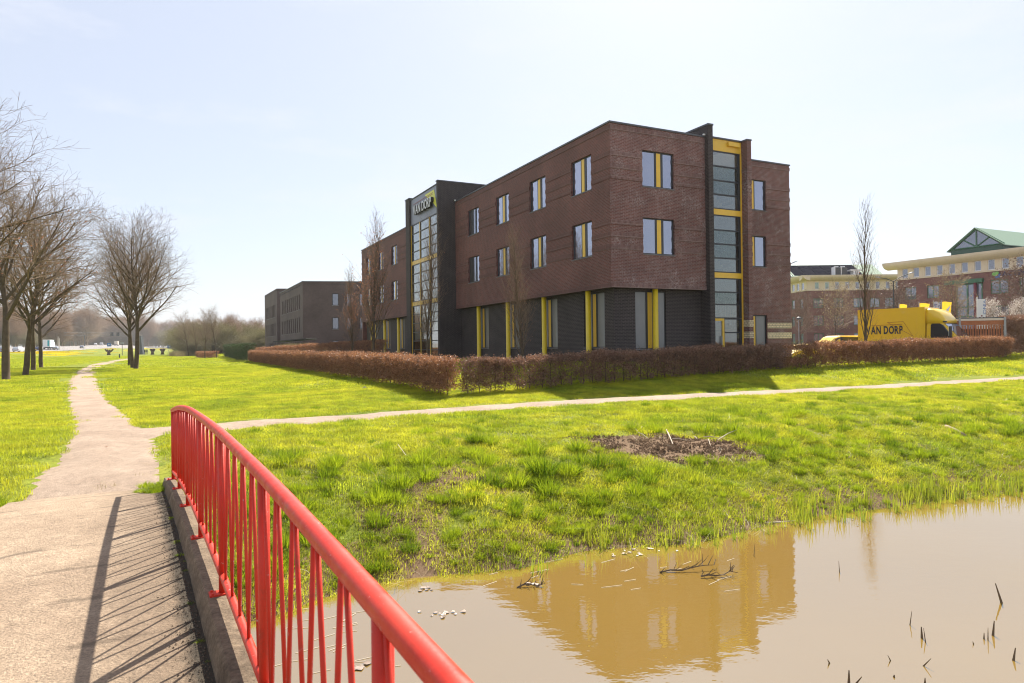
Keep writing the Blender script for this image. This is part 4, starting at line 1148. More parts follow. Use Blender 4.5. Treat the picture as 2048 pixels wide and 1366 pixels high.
M['beech_dark_shaded'] = leafy('dark_shaded_beech_leaf', (.165, .082, .048), (.37, .205, .125), .35, gloss=.06)  # darker copy of the beech leaf: shade painted into the colour
M['ivy'] = leafy('dark_evergreen_leaf', (.02, .045, .012), (.065, .10, .025), .25, gloss=.03)
M['olive'] = leafy('olive_brown_foliage', (.17, .13, .05), (.33, .25, .11), .35)
M['bark'] = plain('dark_brown_bark', (.115, .085, .056), .9, .35, 3, .2, bump=.6)
M['bark_twig'] = plain('twig_bark', (.22, .15, .095), .8, .3, 2, .3)
M['bark_pale'] = plain('pale_twig_bark', (.26, .19, .135), .8, .25, 2, .3)
M['oak_leaf'] = leafy('clinging_brown_leaf', (.30, .10, .04), (.50, .22, .11), .4)
M['bud'] = leafy('ochre_bud_and_catkin', (.24, .17, .06), (.42, .33, .14), .4)
M['blossom'] = leafy('white_blossom', (.62, .54, .46), (.80, .76, .70), .45)
M['dark_leaf'] = leafy('dark_shrivelled_leaf', (.07, .04, .03), (.16, .09, .05), .3)

def on_view(x, y, m=3.0, far=400):
    """inside the picture's width, with a margin of m metres"""
    return (y > 2) & (np.abs(x) < .765*y+m) & (y < far)
def slope_rot(x, y, r, n):
    e = .3; zx = (ground(x+e, y, False)-ground(x-e, y, False))/(2*e); zy = (ground(x, y+e, False)-ground(x, y-e, False))/(2*e)
    yaw = r.random(n)*6.283; N3 = np.stack([-zx, -zy, np.ones(n)], -1); N3 /= np.linalg.norm(N3, axis=1, keepdims=True)
    X3 = np.stack([np.cos(yaw), np.sin(yaw), np.zeros(n)], -1); X3 -= N3*(X3*N3).sum(1, keepdims=True); X3 /= np.linalg.norm(X3, axis=1, keepdims=True)
    Y3 = np.cross(N3, X3)                                  # columns of the turn: patch lies on the slope, any heading
    return np.stack([np.arctan2(Y3[:, 2], N3[:, 2]), -np.arcsin(np.clip(X3[:, 2], -1, 1)), np.arctan2(X3[:, 1], X3[:, 0])], -1)
def soft_noise(x, y, s, sd): return sines(x, y, s, sd)*.5+.5
def bare(x, y):
    """1 where soil shows: mud patch and slips on the bank"""
    e = ((x-3.25)/2.0)**2+((y-14.5)/1.1)**2
    e2 = ((x+1.7)/.75)**2+((y-10.7)/1.2)**2; e3 = ((x+.8)/.9)**2+((y-11.9)/.7)**2
    w_ = .22*sines(x, y, 3.1, 21)
    return ((e+w_) < .95) | ((e2+w_*3) < .20) | ((e3+w_*3) < .12)
def inside_building(x, y):
    p, q = pq(x, y)
    return ((p > -.0) & (p < 16.2) & (q > .3) & (q < 52.2)) | ((p > 17) & (q > 1.5) & (p < 71) & (q < 61)) | ((p > -1.5) & (p < 0) & (q > 21.5) & (q < 30.3))
def on_bridge(x, y):
    s = (x-RX0)*-.4812+y*.8767; n = -( (x-RX0)*.8766+y*.4812)
    yy = (s)/1.1407
    return (n > -.22) & (n < 2.25) & (y < 9.95+(-.4811)*n*1.0) & (y > -8)
def grid_pts(x0, x1, y0, y1, st, r, jit=.4):
    X, Y = np.meshgrid(np.arange(x0, x1, st), np.arange(y0, y1, st)); X = X.ravel(); Y = Y.ravel()
    return X+r.uniform(-jit, jit, len(X))*st, Y+r.uniform(-jit, jit, len(Y))*st
r_ = np.random.default_rng(11)
near_c = collection('lawn_patch', [blades(400, .40, .40, .04, .095, .0075, .95, s, disc=True) for s in range(5)] + [blades(360, .40, .40, .03, .07, .0075, 1.1, s, disc=True) for s in (5, 6)], M['grass'])
mid_c = collection('meadow_patch', [blades(560, 1.08, 1.08, .05, .11, .017, .8, s+20, disc=True) for s in range(4)], M['grass'])
far_c = collection('distant_meadow_patch', [blades(680, 2.7, 2.7, .06, .14, .05, .7, s+40, disc=True) for s in range(3)], M['grass_far'])
def lay(name, coll, st, y0, y1, nvar, patch_h, far_sink=.0, seed=0, keep=None, scale=(.8, 1.25), inner=.25):
    r = np.random.default_rng(seed+100)
    x, y = grid_pts(-.8*y1-6, .8*y1+6, y0, y1, st, r)
    a, b = ab(x, y); t = b-np.interp(a, WLA, WLB)
    ok = on_view(x, y) & (t > .12) & (b > 3) & ~in_main(x, y, -inner*.2) & ~in_right(x, y, -.0) & ~inside_building(x, y) & ~on_bridge(x, y)
    ok &= ~(in_main(x, y, inner) & (r.random(len(x)) < .985)) & ~(in_right(x, y, inner) & (r.random(len(x)) < .985))
    ok &= ~bare(x, y)
    if keep is not None: ok &= keep(x, y, t, r)
    x, y, t = x[ok], y[ok], t[ok]; n = len(x)
    z = ground(x, y)-far_sink
    s = r.uniform(*scale, n)*(.75+.5*soft_noise(x, y, .9, 4))
    sc = np.stack([np.ones(n)*r.uniform(.9, 1.15, n), np.ones(n)*r.uniform(.9, 1.15, n), s], -1)
    p_, q_ = pq(x, y)
    return scatter(name, np.stack([x, y, z], -1), slope_rot(x, y, r, n), sc, r.integers(0, nvar, n), coll)
def keep_bank(x, y, t, r):
    thin = (t < 4.0) & (soft_noise(x, y, 1.3, 31)+r.uniform(-.25, .25, len(x)) < .20-.03*t)
    return ~thin
def road_zone(x, y):
    u = x/y; return (u < -.45) & (y > np.interp(u, NU, ND)-1)
lay('grass', near_c, .36, 8, 31, 7, .1, seed=1, keep=keep_bank)
lay('grass', mid_c, 1.1, 30, 74, 4, .1, seed=2, inner=.85)
lay('grass', far_c, 3.6, 72, 190, 3, .1, seed=3, inner=2.3, keep=lambda x, y, t, r: ~road_zone(x, y))
# tussocks on the bank
tus_c = collection('tussock', [blades(300, .17, .17, .14, .33, .008, .35, s+60, radial=1.0, disc=True) for s in range(4)] + [blades(190, .12, .12, .07, .16, .0075, .5, s+70, radial=1.0, disc=True) for s in range(3)], M['tussock'])
x, y = grid_pts(-8, 60, 7.5, 48, .27, r_, .5)
a, b = ab(x, y); t = b-np.interp(a, WLA, WLB)
dens = np.interp(t, [.1, .4, 3.2, 5, 9, 20], [.85, .85, .6, .22, .03, .012])
ok = on_view(x, y) & (t > .12) & (r_.random(len(x)) < dens) & ~bare(x, y) & ~in_right(x, y, .3) & ~in_main(x, y, .3) & ~on_bridge(x, y) & ~inside_building(x, y)
x, y, t = x[ok], y[ok], t[ok]; n = len(x)
sc = r_.uniform(.45, 1.15, n)*np.interp(t, [0, 1, 2.5, 6, 10], [.55, .65, .95, .85, .6])*(.6+.8*soft_noise(x, y, .7, 9)); rot = np.zeros((n, 3)); rot[:, 2] = r_.random(n)*6.28
scatter('grass_tussocks', np.stack([x, y, ground(x, y)-.015], -1), rot, sc, r_.integers(0, 7, n), tus_c)
# straw litter on the slope
st_c = collection('straw_litter', [blades(16, .2, .2, .06, .16, .005, 3.2, s+80, disc=True) for s in range(3)], M['straw'])
x, y = grid_pts(-6, 45, 7.5, 30, .33, r_, .5); a, b = ab(x, y); t = b-np.interp(a, WLA, WLB)
ok = on_view(x, y) & (t > -.15) & (t < 5.5) & (r_.random(len(x)) < .40) & ~on_bridge(x, y)
x, y = x[ok], y[ok]; n = len(x); rot = np.zeros((n, 3)); rot[:, 2] = r_.random(n)*6.28
scatter('dead_straw', np.stack([x, y, np.maximum(ground(x, y), .005)+.01], -1), rot, r_.uniform(.5, 1.1, n), r_.integers(0, 3, n), st_c)
# reeds along the waterline
rd_c = collection('reed_clump', [blades(14, .11, .11, .18, .44, .013, .20, s+90, disc=True) for s in range(5)], M['reed'])
x, y = grid_pts(0, 60, 7.5, 46, .17, r_, .5); a, b = ab(x, y); t = b-np.interp(a, WLA, WLB)
den = np.interp(a, [4, 7, 10, 13, 30, 60], [.0, .4, .8, 1.0, 1.0, .9])*np.interp(t, [-.6, -.3, .0, .2, .45], [0, .4, 1, .8, 0])
ok = on_view(x, y) & (r_.random(len(x)) < den*(.3+1.1*soft_noise(x, y, 2.2, 44))); x, y, t = x[ok], y[ok], t[ok]; n = len(x)
rot = np.zeros((n, 3)); rot[:, 2] = r_.random(n)*6.28
scatter('reeds', np.stack([x, y, np.maximum(ground(x, y)-.03, -.10)], -1), rot, r_.uniform(.6, 1.2, n), r_.integers(0, 5, n), rd_c)
# clods in the mud patch
def clods(n, seed):
    r = np.random.default_rng(seed); m = MB()
    for i in range(n):
        c = Vector((r.uniform(-.2, .2), r.uniform(-.2, .2), 0)); s = r.uniform(.006, .034)
        vs = [c+Vector((math.cos(a)*s*r.uniform(.6, 1.2), math.sin(a)*s*r.uniform(.6, 1.2), -.01)) for a in (0, 1.25, 2.5, 3.8, 5)]+[c+Vector((r.uniform(-.3, .3)*s, r.uniform(-.3, .3)*s, s*r.uniform(.5, 1.0)))]
        m.add(vs, [(k, (k+1) % 5, 5) for k in range(5)])
    return m.mesh('clods', False)
M['soil'] = plain('dug_soil', (.185, .12, .072), .95, .5, 30, .1)
cl_c = collection('soil_clods', [clods(45, s) for s in range(3)], M['soil'])
x, y = grid_pts(0, 6, 11.5, 16.5, .18, r_, .5); ok = bare(x, y) & (r_.random(len(x)) < .7); x2, y2 = grid_pts(-3.5, 1, 9, 13, .5, r_, .5); o2 = bare(x2, y2); x, y = np.concatenate([x[ok], x2[o2]]), np.concatenate([y[ok], y2[o2]]); n = len(x)
rot = np.zeros((n, 3)); rot[:, 2] = r_.random(n)*6.28
scatter('soil_clods', np.stack([x, y, ground(x, y)], -1), rot, r_.uniform(.6, 1.3, n), r_.integers(0, 3, n), cl_c)
# yellow flowers on the motorway verge
fl_m = []
for s in range(2):
    r = np.random.default_rng(s); P = []; Fq = []
    for i in range(160):
        c = r.uniform(-2.2, 2.2, 2); h = r.uniform(.10, .25); k = len(P); w_ = .07
        P += [(c[0]-w_, c[1], h-w_), (c[0]+w_, c[1], h-w_), (c[0]+w_, c[1]+.03, h+w_), (c[0]-w_, c[1]+.03, h+w_)]; Fq.append((k, k+1, k+2, k+3))
    fl_m.append(np_mesh('flowers', P, Fq, attrs={'tint': r.random(len(P))}))
M['flower'] = leafy('yellow_flower', (.70, .50, .01), (.80, .64, .03), .4)
fl_c = collection('flower_patch', fl_m, M['flower'])
U_ = r_.uniform(-.78, -.47, 420); D_ = np.interp(U_, NU, ND)*r_.uniform(.74, .985, 420); X_ = U_*D_
k_ = soft_noise(X_, D_, .06, 5)+r_.uniform(-.2, .2, 420) > .60; X_, D_ = X_[k_], D_[k_]; n = len(X_); rot = np.zeros((n, 3)); rot[:, 2] = r_.random(n)*6
scatter('yellow_wildflowers', np.stack([X_, D_, ground(X_, D_)], -1), rot, r_.uniform(.8, 1.3, n), r_.integers(0, 2, n), fl_c)

# ------------------------------------------------------------------ trees
def batch_tubes(P, Rd, k):
    B, n, _ = P.shape
    T = np.gradient(P, axis=1); T /= np.linalg.norm(T, axis=2, keepdims=True)+1e-9
    ref = np.where(np.abs(T[:, :1, 2:3]) < .9, np.array([[[0, 0, 1.]]]), np.array([[[1., 0, 0]]]))
    A = np.cross(T, np.broadcast_to(ref, T.shape)); A /= np.linalg.norm(A, axis=2, keepdims=True)+1e-9
    Bv = np.cross(T, A); an = np.arange(k)*2*np.pi/k
    V_ = P[:, :, None, :]+(A[:, :, None, :]*np.cos(an)[None, None, :, None]+Bv[:, :, None, :]*np.sin(an)[None, None, :, None])*Rd[:, :, None, None]
    base = (np.arange(B)*n*k)[:, None, None]; i = np.arange(n-1)[None, :, None]; j = np.arange(k)[None, None, :]
    f = np.stack([base+i*k+j, base+i*k+(j+1) % k, base+(i+1)*k+(j+1) % k, base+(i+1)*k+j], -1).reshape(-1, 4)
    return V_.reshape(-1, 3), f
def rot_about(d, ax, ang): return Matrix.Rotation(ang, 3, ax) @ d
def grow(spec, seed):
    """spec: per level dict(n, ang, len, start, seg, up, wob, r); returns list per level of (pts, radii)"""
    rd = random.Random(seed); out_ = [[] for _ in spec]
    def go_(p, d, L, r0, lv):
        s = spec[lv]; n = s['seg']; pts = [p.copy()]; dd = d.copy(); rs = [r0]
        for i in range(n):
            w_ = s['wob']; dd = (dd+Vector((rd.gauss(0, w_), rd.gauss(0, w_), rd.gauss(0, w_*.6)))+Vector((0, 0, s['up']))).normalized()
            pts.append(pts[-1]+dd*(L/n)); f = (i+1)/n; rs.append(max(r0*(1-f*(1-s.get('tip', .15))), s.get('rmin', .003)))
        out_[lv].append((pts, rs))
        if lv+1 < len(spec):
            c = spec[lv+1]; N_ = c['n'] if isinstance(c['n'], int) else max(1, int(round(c['n'](L))))
            az = rd.random()*6.28
            for k in range(N_):
                f = c['start']+(c.get('end', 1.0)-c['start'])*(k+rd.random()*.8)/N_; f = min(f, .985)
                x = f*n; i = min(int(x), n-1); q = pts[i].lerp(pts[i+1], x-i); t = (pts[i+1]-pts[i]).normalized(); rr = rs[i]+(rs[i+1]-rs[i])*(x-i)
                az += 2.4+rd.uniform(-.5, .5)
                side = t.cross(Vector((0, 0, 1)) if abs(t.z) < .95 else Vector((1, 0, 0))).normalized()
                ax = rot_about(side, t, az); ang = rd.uniform(*c['ang'])
                nd = rot_about(t, ax, ang)
                ls = c['len'](f, L) if callable(c['len']) else L*c['len']*(1-.45*f)
                go_(q, nd, ls*rd.uniform(.75, 1.2), min(rr*.75, c['r'](ls)), lv+1)
    s = spec[0]; go_(Vector((0, 0, -.1)), Vector((rd.gauss(0, .02), rd.gauss(0, .02), 1)).normalized(), s['L'], s['R'], 0)
    return out_
def tree_meshes(spec, seed, sides, leaf=None, nm='crown', flare=True):
    lv = grow(spec, seed)
    pts, rs = lv[0][0]
    if flare: rs = [rs[0]*1.45]+rs[1:]
    pts = [pts[0], pts[0].lerp(pts[1], .12)]+pts[1:]; rs = [rs[0], rs[1]*1.02+.0]+rs[1:]
    P = np.array([[tuple(p) for p in pts]]); Vt, Ft = batch_tubes(P, np.array([rs]), sides[0])
    trunk = np_mesh('trunk', Vt, Ft, smooth=True)
    VV, FF, o = [], [], 0; tips = []
    for l in range(1, len(lv)):
        if not lv[l]: continue
        P = np.array([[tuple(p) for p in b[0]] for b in lv[l]]); Rd = np.array([b[1] for b in lv[l]])
        v, f = batch_tubes(P, Rd, sides[min(l, len(sides)-1)]); VV.append(v); FF.append(f+o); o += len(v)
        if l >= len(lv)-2: tips.append(P[:, -2:, :].reshape(-1, 3)); 
    crown = np_mesh(nm, np.concatenate(VV), np.concatenate(FF))
    mi = np.ones(sum(len(f) for f in FF), np.int32); mi[:len(FF[0])] = 0; crown.polygons.foreach_set('material_index', mi)
    lm = None
    if leaf:
        r = np.random.default_rng(seed); T = np.concatenate(tips); zmax = T[:, 2].max(); zmin = T[:, 2].min()
        w_ = leaf['w']((T[:, 2]-zmin)/(zmax-zmin)) if 'w' in leaf else np.ones(len(T))
        T = T[r.random(len(T)) < w_*leaf['p']]; T = np.repeat(T, leaf.get('k', 1), 0)+r.normal(0, leaf.get('sp', .08), (len(T)*leaf.get('k', 1), 3))
        n = len(T); s = leaf['s']*r.uniform(.6, 1.3, n); A = r.normal(size=(n, 3)); A /= np.linalg.norm(A, axis=1, keepdims=True); Bv = np.cross(A, r.normal(size=(n, 3))); Bv /= np.linalg.norm(Bv, axis=1, keepdims=True)
        Q = np.stack([T-A*s[:, None], T+Bv*s[:, None]*.55, T+A*s[:, None], T-Bv*s[:, None]*.55], 1)
        lm = np_mesh('leaves', Q.reshape(-1, 3), np.arange(n*4).reshape(n, 4), attrs={'tint': np.repeat(r.random(n), 4)})
    return trunk, crown, lm
def put_tree(meshes, mats, name, label, x, y, z=None, s=1.0, rz=0.0, cat='tree', group=None, sz=None):
    e = empty(name, (x, y, gz(x, y) if z is None else z), rz); e.scale = (s, s, sz or s)
    tag(e, label, cat, group)
    link_mesh('trunk', meshes[0], mats[0], e); link_mesh('crown', meshes[1], [mats[0], mats[1]], e)['kind'] = 'stuff'
    if meshes[2]: link_mesh('leaves', meshes[2], mats[2], e)['kind'] = 'stuff'
    return e
big = [dict(L=12.6, R=.235, seg=14, up=.0, wob=.045, tip=.10),
       dict(n=22, ang=(.55, .95), len=lambda f, L: 8.8*(1-.70*f)+.6, start=.29, seg=8, up=.060, wob=.075, r=lambda l: .016*l+.012, tip=.16, rmin=.010),
       dict(n=lambda L: 3+1.6*L, ang=(.45, .95), len=lambda f, L: .46*L*(1-.5*f)+.45, start=.22, seg=5, up=.045, wob=.12, r=lambda l: .012*l+.006, tip=.2, rmin=.007),
       dict(n=lambda L: 1.5+1.7*L, ang=(.4, .95), len=lambda f, L: .42*L*(1-.4*f)+.3, start=.15, seg=3, up=.03, wob=.15, r=lambda l: .008*l+.004, tip=.3, rmin=.006),
       dict(n=lambda L: 1+1.2*L, ang=(.35, .9), len=lambda f, L: .5*L+.16, start=.2, seg=2, up=.03, wob=.18, r=lambda l: .0065, tip=.6, rmin=.0048)]
lf_low = dict(p=.55, s=.05, k=1, w=lambda h: np.clip(1.15-h*2.4, 0.0, 1))
lf_few = dict(p=.05, s=.05, k=1, w=lambda h: np.clip(1.0-h*2.2, 0, 1))
bigL = [dict(b) for b in big]; bigL[1].update(ang=(.65, 1.15), up=.045, wob=.11); bigL[2].update(wob=.16, up=.03)
bigA = tree_meshes(bigL, 3, (12, 6, 4, 3, 3), lf_low)
bigB = tree_meshes(bigL, 5, (12, 6, 4, 3, 3), lf_low)
up = Vector((0, 0, 1))
big2 = [dict(b) for b in big]; big2[0].update(L=12.8, R=.225); big2[1].update(ang=(.55, .85), n=24, len=lambda f, L: 8.0*(1-.66*f)+.6, start=.29, up=.07)
bigC = tree_meshes(big2, 9, (12, 6, 4, 3, 3), lf_few)
bk = (M['bark'], M['bark_twig'], M['oak_leaf'])
TL = [(-33.65, 45.7, bigA, 1.1, .3, 'nearest large bare tree at the left edge with brown leaves clinging to its lower twigs'),
      (-38.9, 54.9, bigB, 1.0, 1.9, 'second large bare tree from the left edge in the row beside the path'),
      (-46.9, 67.3, bigA, .98, 3.4, 'third large bare tree in the left row beside the path'),
      (-52.6, 76.8, bigB, .95, 4.4, 'farthest large bare tree of the left row, with rust-brown leaves')]
for x, y, m_, s, rz, lb in TL: put_tree(m_, bk, 'bare_tree', lb, x, y, s=s, rz=rz, group='large bare trees along the left side of the path')
TC = [(-36.2, 66.1, bigC, 1.0, 0, 'nearest of the bare trees right of the path bend, trunk furthest right'),
      (-39.35, 71.3, bigC, .96, 2.1, 'middle one of the three bare trees right of the path bend'),
      (-45.8, 82.3, bigC, .95, 4.0, 'rear bare tree right of the path bend, trunk furthest left')]
for x, y, m_, s, rz, lb in TC: put_tree(m_, bk, 'bare_tree', lb, x, y, s=s, rz=rz, group='large bare trees right of the path')
# another of the row just outside the left edge reaches into view
put_tree(bigB, bk, 'bare_tree', 'bare tree outside the left edge whose branches reach into the sky', -29.5, 36.5, s=1.0, rz=.8)

fast = [dict(L=10.6, R=.10, seg=12, up=0, wob=.02, tip=.10),
        dict(n=42, ang=(.22, .45), len=lambda f, L: 3.6*(1-.72*f)+.35, start=.09, seg=7, up=.10, wob=.05, r=lambda l: .0085*l+.006, tip=.2, rmin=.006),
        dict(n=lambda L: 2+3.0*L, ang=(.25, .6), len=lambda f, L: .34*L+.22, start=.12, seg=4, up=.10, wob=.09, r=lambda l: .006*l+.003, tip=.3, rmin=.0045),
        dict(n=lambda L: 1+2.2*L, ang=(.3, .7), len=lambda f, L: .4*L+.1, start=.15, seg=2, up=.06, wob=.15, r=lambda l: .005, tip=.6, rmin=.0035)]
lf_mid = dict(p=.55, s=.045, k=2, sp=.06, w=lambda h: np.clip(1.3-np.abs(h-.35)*2.0, 0, 1)*np.clip(1.6-h*1.7, 0, 1))
lf_tiny = dict(p=.16, s=.035, k=1, w=lambda h: np.clip(1.0-h*1.2, 0, 1))
F1 = tree_meshes(fast, 21, (8, 4, 3, 3), lf_mid); F2 = tree_meshes(fast, 22, (8, 4, 3, 3), lf_tiny)
fast3 = [dict(b) for b in fast]; fast3[0].update(wob=.008); fast3[1].update(n=26); fast3[2].update(n=lambda L: 2+2.2*L); F3 = tree_meshes(fast3, 24, (8, 4, 3, 3), lf_tiny)
fk = (M['bark'], M['bark_twig'], M['oak_leaf'])
for x, y, ztop, m_, lb, rz in [(-11.1, 55, 13.5, F1, 'tall columnar tree with clinging brown leaves before the left wing of the office', .5),
                        (-5.4, 43.7, 11.2, F2, 'bare columnar tree in front of the glazed entrance tower', 1.5),
                        (.55, 31.7, 8.45, F2, 'smallest bare columnar tree between two yellow columns of the office', 3.0),
                        (-14.3, 61.7, 9.95, F1, 'brown-leaved columnar tree in front of the purple-brown office', 2.2),
                        (21.1, 41.0, 11.5, F3, 'bare columnar tree standing in front of the yellow box truck', 4.1)]:
    z = gz(x, y); s = (ztop-z)/11.4; put_tree(m_, fk, 'columnar_tree', lb, x, y, s=min(s*1.02, 1.1), sz=s, rz=rz, group='columnar trees around the office')
small = [dict(L=6.6, R=.10, seg=9, up=0, wob=.03, tip=.12),
         dict(n=26, ang=(.6, 1.05), len=lambda f, L: 2.7*(1-.62*f)+.3, start=.27, seg=6, up=.05, wob=.08, r=lambda l: .011*l+.006, tip=.2, rmin=.008),
         dict(n=lambda L: 2+4*L, ang=(.4, .9), len=lambda f, L: .42*L+.25, start=.15, seg=4, up=.03, wob=.12, r=lambda l: .008*l+.004, tip=.3, rmin=.007),
         dict(n=lambda L: 2+4*L, ang=(.4, .9), len=lambda f, L: .4*L+.14, start=.15, seg=2, up=.02, wob=.15, r=lambda l: .006, tip=.6, rmin=.005)]
S1 = tree_meshes(small, 31, (8, 4, 3, 3), dict(p=.5, s=.055, k=1, sp=.08))
S2 = tree_meshes(small, 33, (8, 4, 3, 3), dict(p=.9, s=.055, k=2, sp=.10))
S3 = tree_meshes(small, 35, (8, 4, 3, 3), dict(p=.12, s=.05, k=1, sp=.05))
S4 = tree_meshes(small, 37, (8, 4, 3, 3), dict(p=.35, s=.085, k=1, sp=.1, w=lambda h: .3+h))
for (px, ytop, d, m_, mt, lb, wd) in [
    (1668, 566, 85, S1, M['bud'], 'round-headed budding tree in front of the frontal red brick office', 1.0),
    (1596, 585, 100, S4, M['dark_leaf'], 'sparse tree with shrivelled leaves beside the right end of the brick office', .75),
    (1798, 560, 92, S4, M['dark_leaf'], 'tree with dark shrivelled leaves behind the double street lamp', 1.15),
    (1905, 545, 70, S1, M['bud'], 'budding tree in front of the green entrance of the beige-topped office', .95),
    (1985, 600, 66, S2, M['blossom'], 'blossoming white tree left of the right-edge tree, behind the timber screen', .95),
    (2038, 598, 69, S2, M['blossom'], 'blossoming white tree at the right edge of the photo', .9),
    (2045, 512, 74, S4, M['oak_leaf'], 'taller brown-leaved tree rising behind the white blossom at the right edge', 1.2)]:
    w3 = at(px, ytop, d); z = 1.9; s = (w3.z-z)/7.6
    put_tree(m_, (M['bark'], M['bark_pale'] if mt in (M['bud'],) else M['bark_twig'], mt), 'small_tree', lb, w3.x, w3.y, z=z, s=s*wd, sz=s, rz=px*.1)
for px, d, top, lb in [(376, 168, 622, 'leftmost slender bare tree of the four by the dry thicket'), (393.6, 143, 634, 'thinnest of the four slender bare trees, second from the left'), (409, 131, 617, 'second slender bare tree from the right by the dry thicket'), (432.6, 128, 613, 'rightmost slender bare tree of the four, nearest the dark green hedge')]:
    w3 = at(px, top, d); z = 1.35; s = (w3.z-z)/7.6
    put_tree(S3, (M['bark'], M['bark_pale'], M['bud']), 'slender_tree', lb, w3.x, w3.y, z=z, s=s*.8, sz=s, rz=px, group='slender bare trees by the thicket')
# far-off woods and thickets
sil = [dict(L=12, R=.22, seg=8, up=0, wob=.05, tip=.15),
       dict(n=22, ang=(.5, .95), len=lambda f, L: 6.2*(1-.7*f)+.6, start=.12, seg=5, up=.07, wob=.09, r=lambda l: .018*l+.02, tip=.2, rmin=.02),
       dict(n=lambda L: 4+2.6*L, ang=(.4, .9), len=lambda f, L: .5*L+.4, start=.15, seg=3, up=.05, wob=.12, r=lambda l: .012*l+.014, tip=.4, rmin=.018),
       dict(n=lambda L: 2+2*L, ang=(.4, .9), len=lambda f, L: .5*L+.4, start=.15, seg=2, up=.05, wob=.12, r=lambda l: .02, tip=.7, rmin=.018)]
wood = []
for s in range(3):
    a_, b_2, _x = tree_meshes(sil, 50+s, (5, 3, 3, 3)); 
    va = np.array([v.co[:] for v in a_.vertices]); vb = np.zeros(len(b_2.vertices)*3); b_2.vertices.foreach_get('co', vb); vb = vb.reshape(-1, 3)
    fa = [tuple(p.vertices) for p in a_.polygons]; fb = np.zeros(len(b_2.polygons)*4, np.int32); b_2.loops.foreach_get('vertex_index', fb); fb = fb.reshape(-1, 4)
    wood.append(np_mesh('wood_tree', np.concatenate([va, vb]), np.concatenate([np.array(fa), fb+len(va)])))
M['bark_far'] = plain('far_twig_brown', (.34, .235, .165), .9, .2, .5, .2)
wood_c = collection('wood_tree', wood, M['bark_far'])
bush = [dict(L=2.2, R=.09, seg=4, up=0, wob=.1, tip=.3),
        dict(n=20, ang=(.3, 1.1), len=lambda f, L: 3.2*(1-.3*f), start=.05, seg=5, up=.05, wob=.1, r=lambda l: .012*l+.008, tip=.2, rmin=.009),
        dict(n=lambda L: 3+4*L, ang=(.4, .9), len=lambda f, L: .4*L+.3, start=.1, seg=3, up=.04, wob=.14, r=lambda l: .01, tip=.5, rmin=.009),
        dict(n=lambda L: 2+3*L, ang=(.4, .9), len=lambda f, L: .4*L+.2, start=.1, seg=2, up=.04, wob=.14, r=lambda l: .009, tip=.7, rmin=.008)]
bm_ = []
for s in range(3):
    t1, c1, l1_ = tree_meshes(bush, 60+s, (4, 3, 3, 3), dict(p=.75, s=.075, k=1, sp=.15))
    vb = np.zeros(len(c1.vertices)*3); c1.vertices.foreach_get('co', vb); vb = vb.reshape(-1, 3); fb = np.zeros(len(c1.polygons)*4, np.int32); c1.loops.foreach_get('vertex_index', fb)
    vl = np.zeros(len(l1_.vertices)*3); l1_.vertices.foreach_get('co', vl); vl = vl.reshape(-1, 3)
    tn = np.concatenate([np.full(len(vb), .35), np.random.default_rng(s).random(len(vl))])
    bm_.append(np_mesh('bush', np.concatenate([vb, vl]), np.concatenate([fb.reshape(-1, 4), np.arange(len(vl)).reshape(-1, 4)+len(vb)]), attrs={'tint': tn}))
M['bush'] = leafy('pale_green_brown_thicket', (.17, .14, .06), (.32, .29, .11), .4)
M['bush_dark'] = leafy('dark_thicket', (.17, .145, .075), (.32, .27, .14), .3)
bush_c = collection('thicket_bush', bm_, M['bush'])
bushd_c = collection('thicket_bush_dark', [m_.copy() for m_ in bm_], M['bush_dark'])
for c in bushd_c.objects: c.data.materials.clear(); c.data.materials.append(M['bush_dark'])
def mass(name, pts, coll, nv, smin, smax, seed, label=None):
    r = np.random.default_rng(seed); pts = np.array(pts, float); n = len(pts); rot = np.zeros((n, 3)); rot[:, 2] = r.random(n)*6.28
    s = r.uniform(smin, smax, n); return scatter(name, pts, rot, s, r.integers(0, nv, n), coll)
def along(px0, px1, d0, d1, n, r, z=None):
    o = []
    for i in range(n):
        px = r.uniform(px0, px1); d = r.uniform(d0, d1); q = at(px, 683, d); o.append((q.x, q.y, float(ground(np.array([q.x]), np.array([q.y]))[0]) if z is None else z))
    return o
rw = np.random.default_rng(77)
mass('distant_wood', along(-160, 60, 345, 430, 40, rw)+along(60, 125, 400, 470, 16, rw), wood_c, 3, 1.0, 1.7, 1)
mass('distant_wood', along(120, 175, 600, 680, 14, rw, 7)+along(170, 300, 740, 860, 60, rw, 7), wood_c, 3, 1.7, 2.5, 11)
mass('distant_wood', along(260, 410, 1020, 1130, 60, rw, 4), wood_c, 3, 1.9, 3.0, 12)
mass('distant_wood', along(385, 560, 420, 520, 45, rw, 1.5), wood_c, 3, .7, 1.05, 2)
mass('distant_thicket', along(-160, 70, 340, 420, 40, rw)+along(60, 125, 400, 450, 12, rw)+along(395, 520, 400, 500, 40, rw, 1.5), bushd_c, 3, 1.2, 2.2, 3)
mass('distant_thicket', along(125, 410, 740, 1000, 120, rw, 6), bushd_c, 3, 2.6, 4.2, 13)
mass('thicket', along(352, 545, 172, 215, 46, rw, 1.3), bush_c, 3, .95, 1.9, 4)
mass('thicket', along(365, 545, 165, 200, 30, rw, 1.3), bushd_c, 3, .6, 1.1, 5)
mass('thicket', along(440, 545, 190, 230, 10, rw, 1.3), wood_c, 3, .55, .8, 6)
mass('distant_wood', along(1560, 2300, 260, 420, 40, rw, 1.5), wood_c, 3, .7, 1.0, 8)
# dry reeds by the ditch
dr_c = collection('dry_reed', [blades(260, 1.6, 1.6, .9, 1.7, .03, .15, s+200) for s in range(2)], M['straw'])
mass('dry_reeds', along(346, 374, 165, 190, 26, rw, 1.3), dr_c, 2, .7, 1.0, 7)

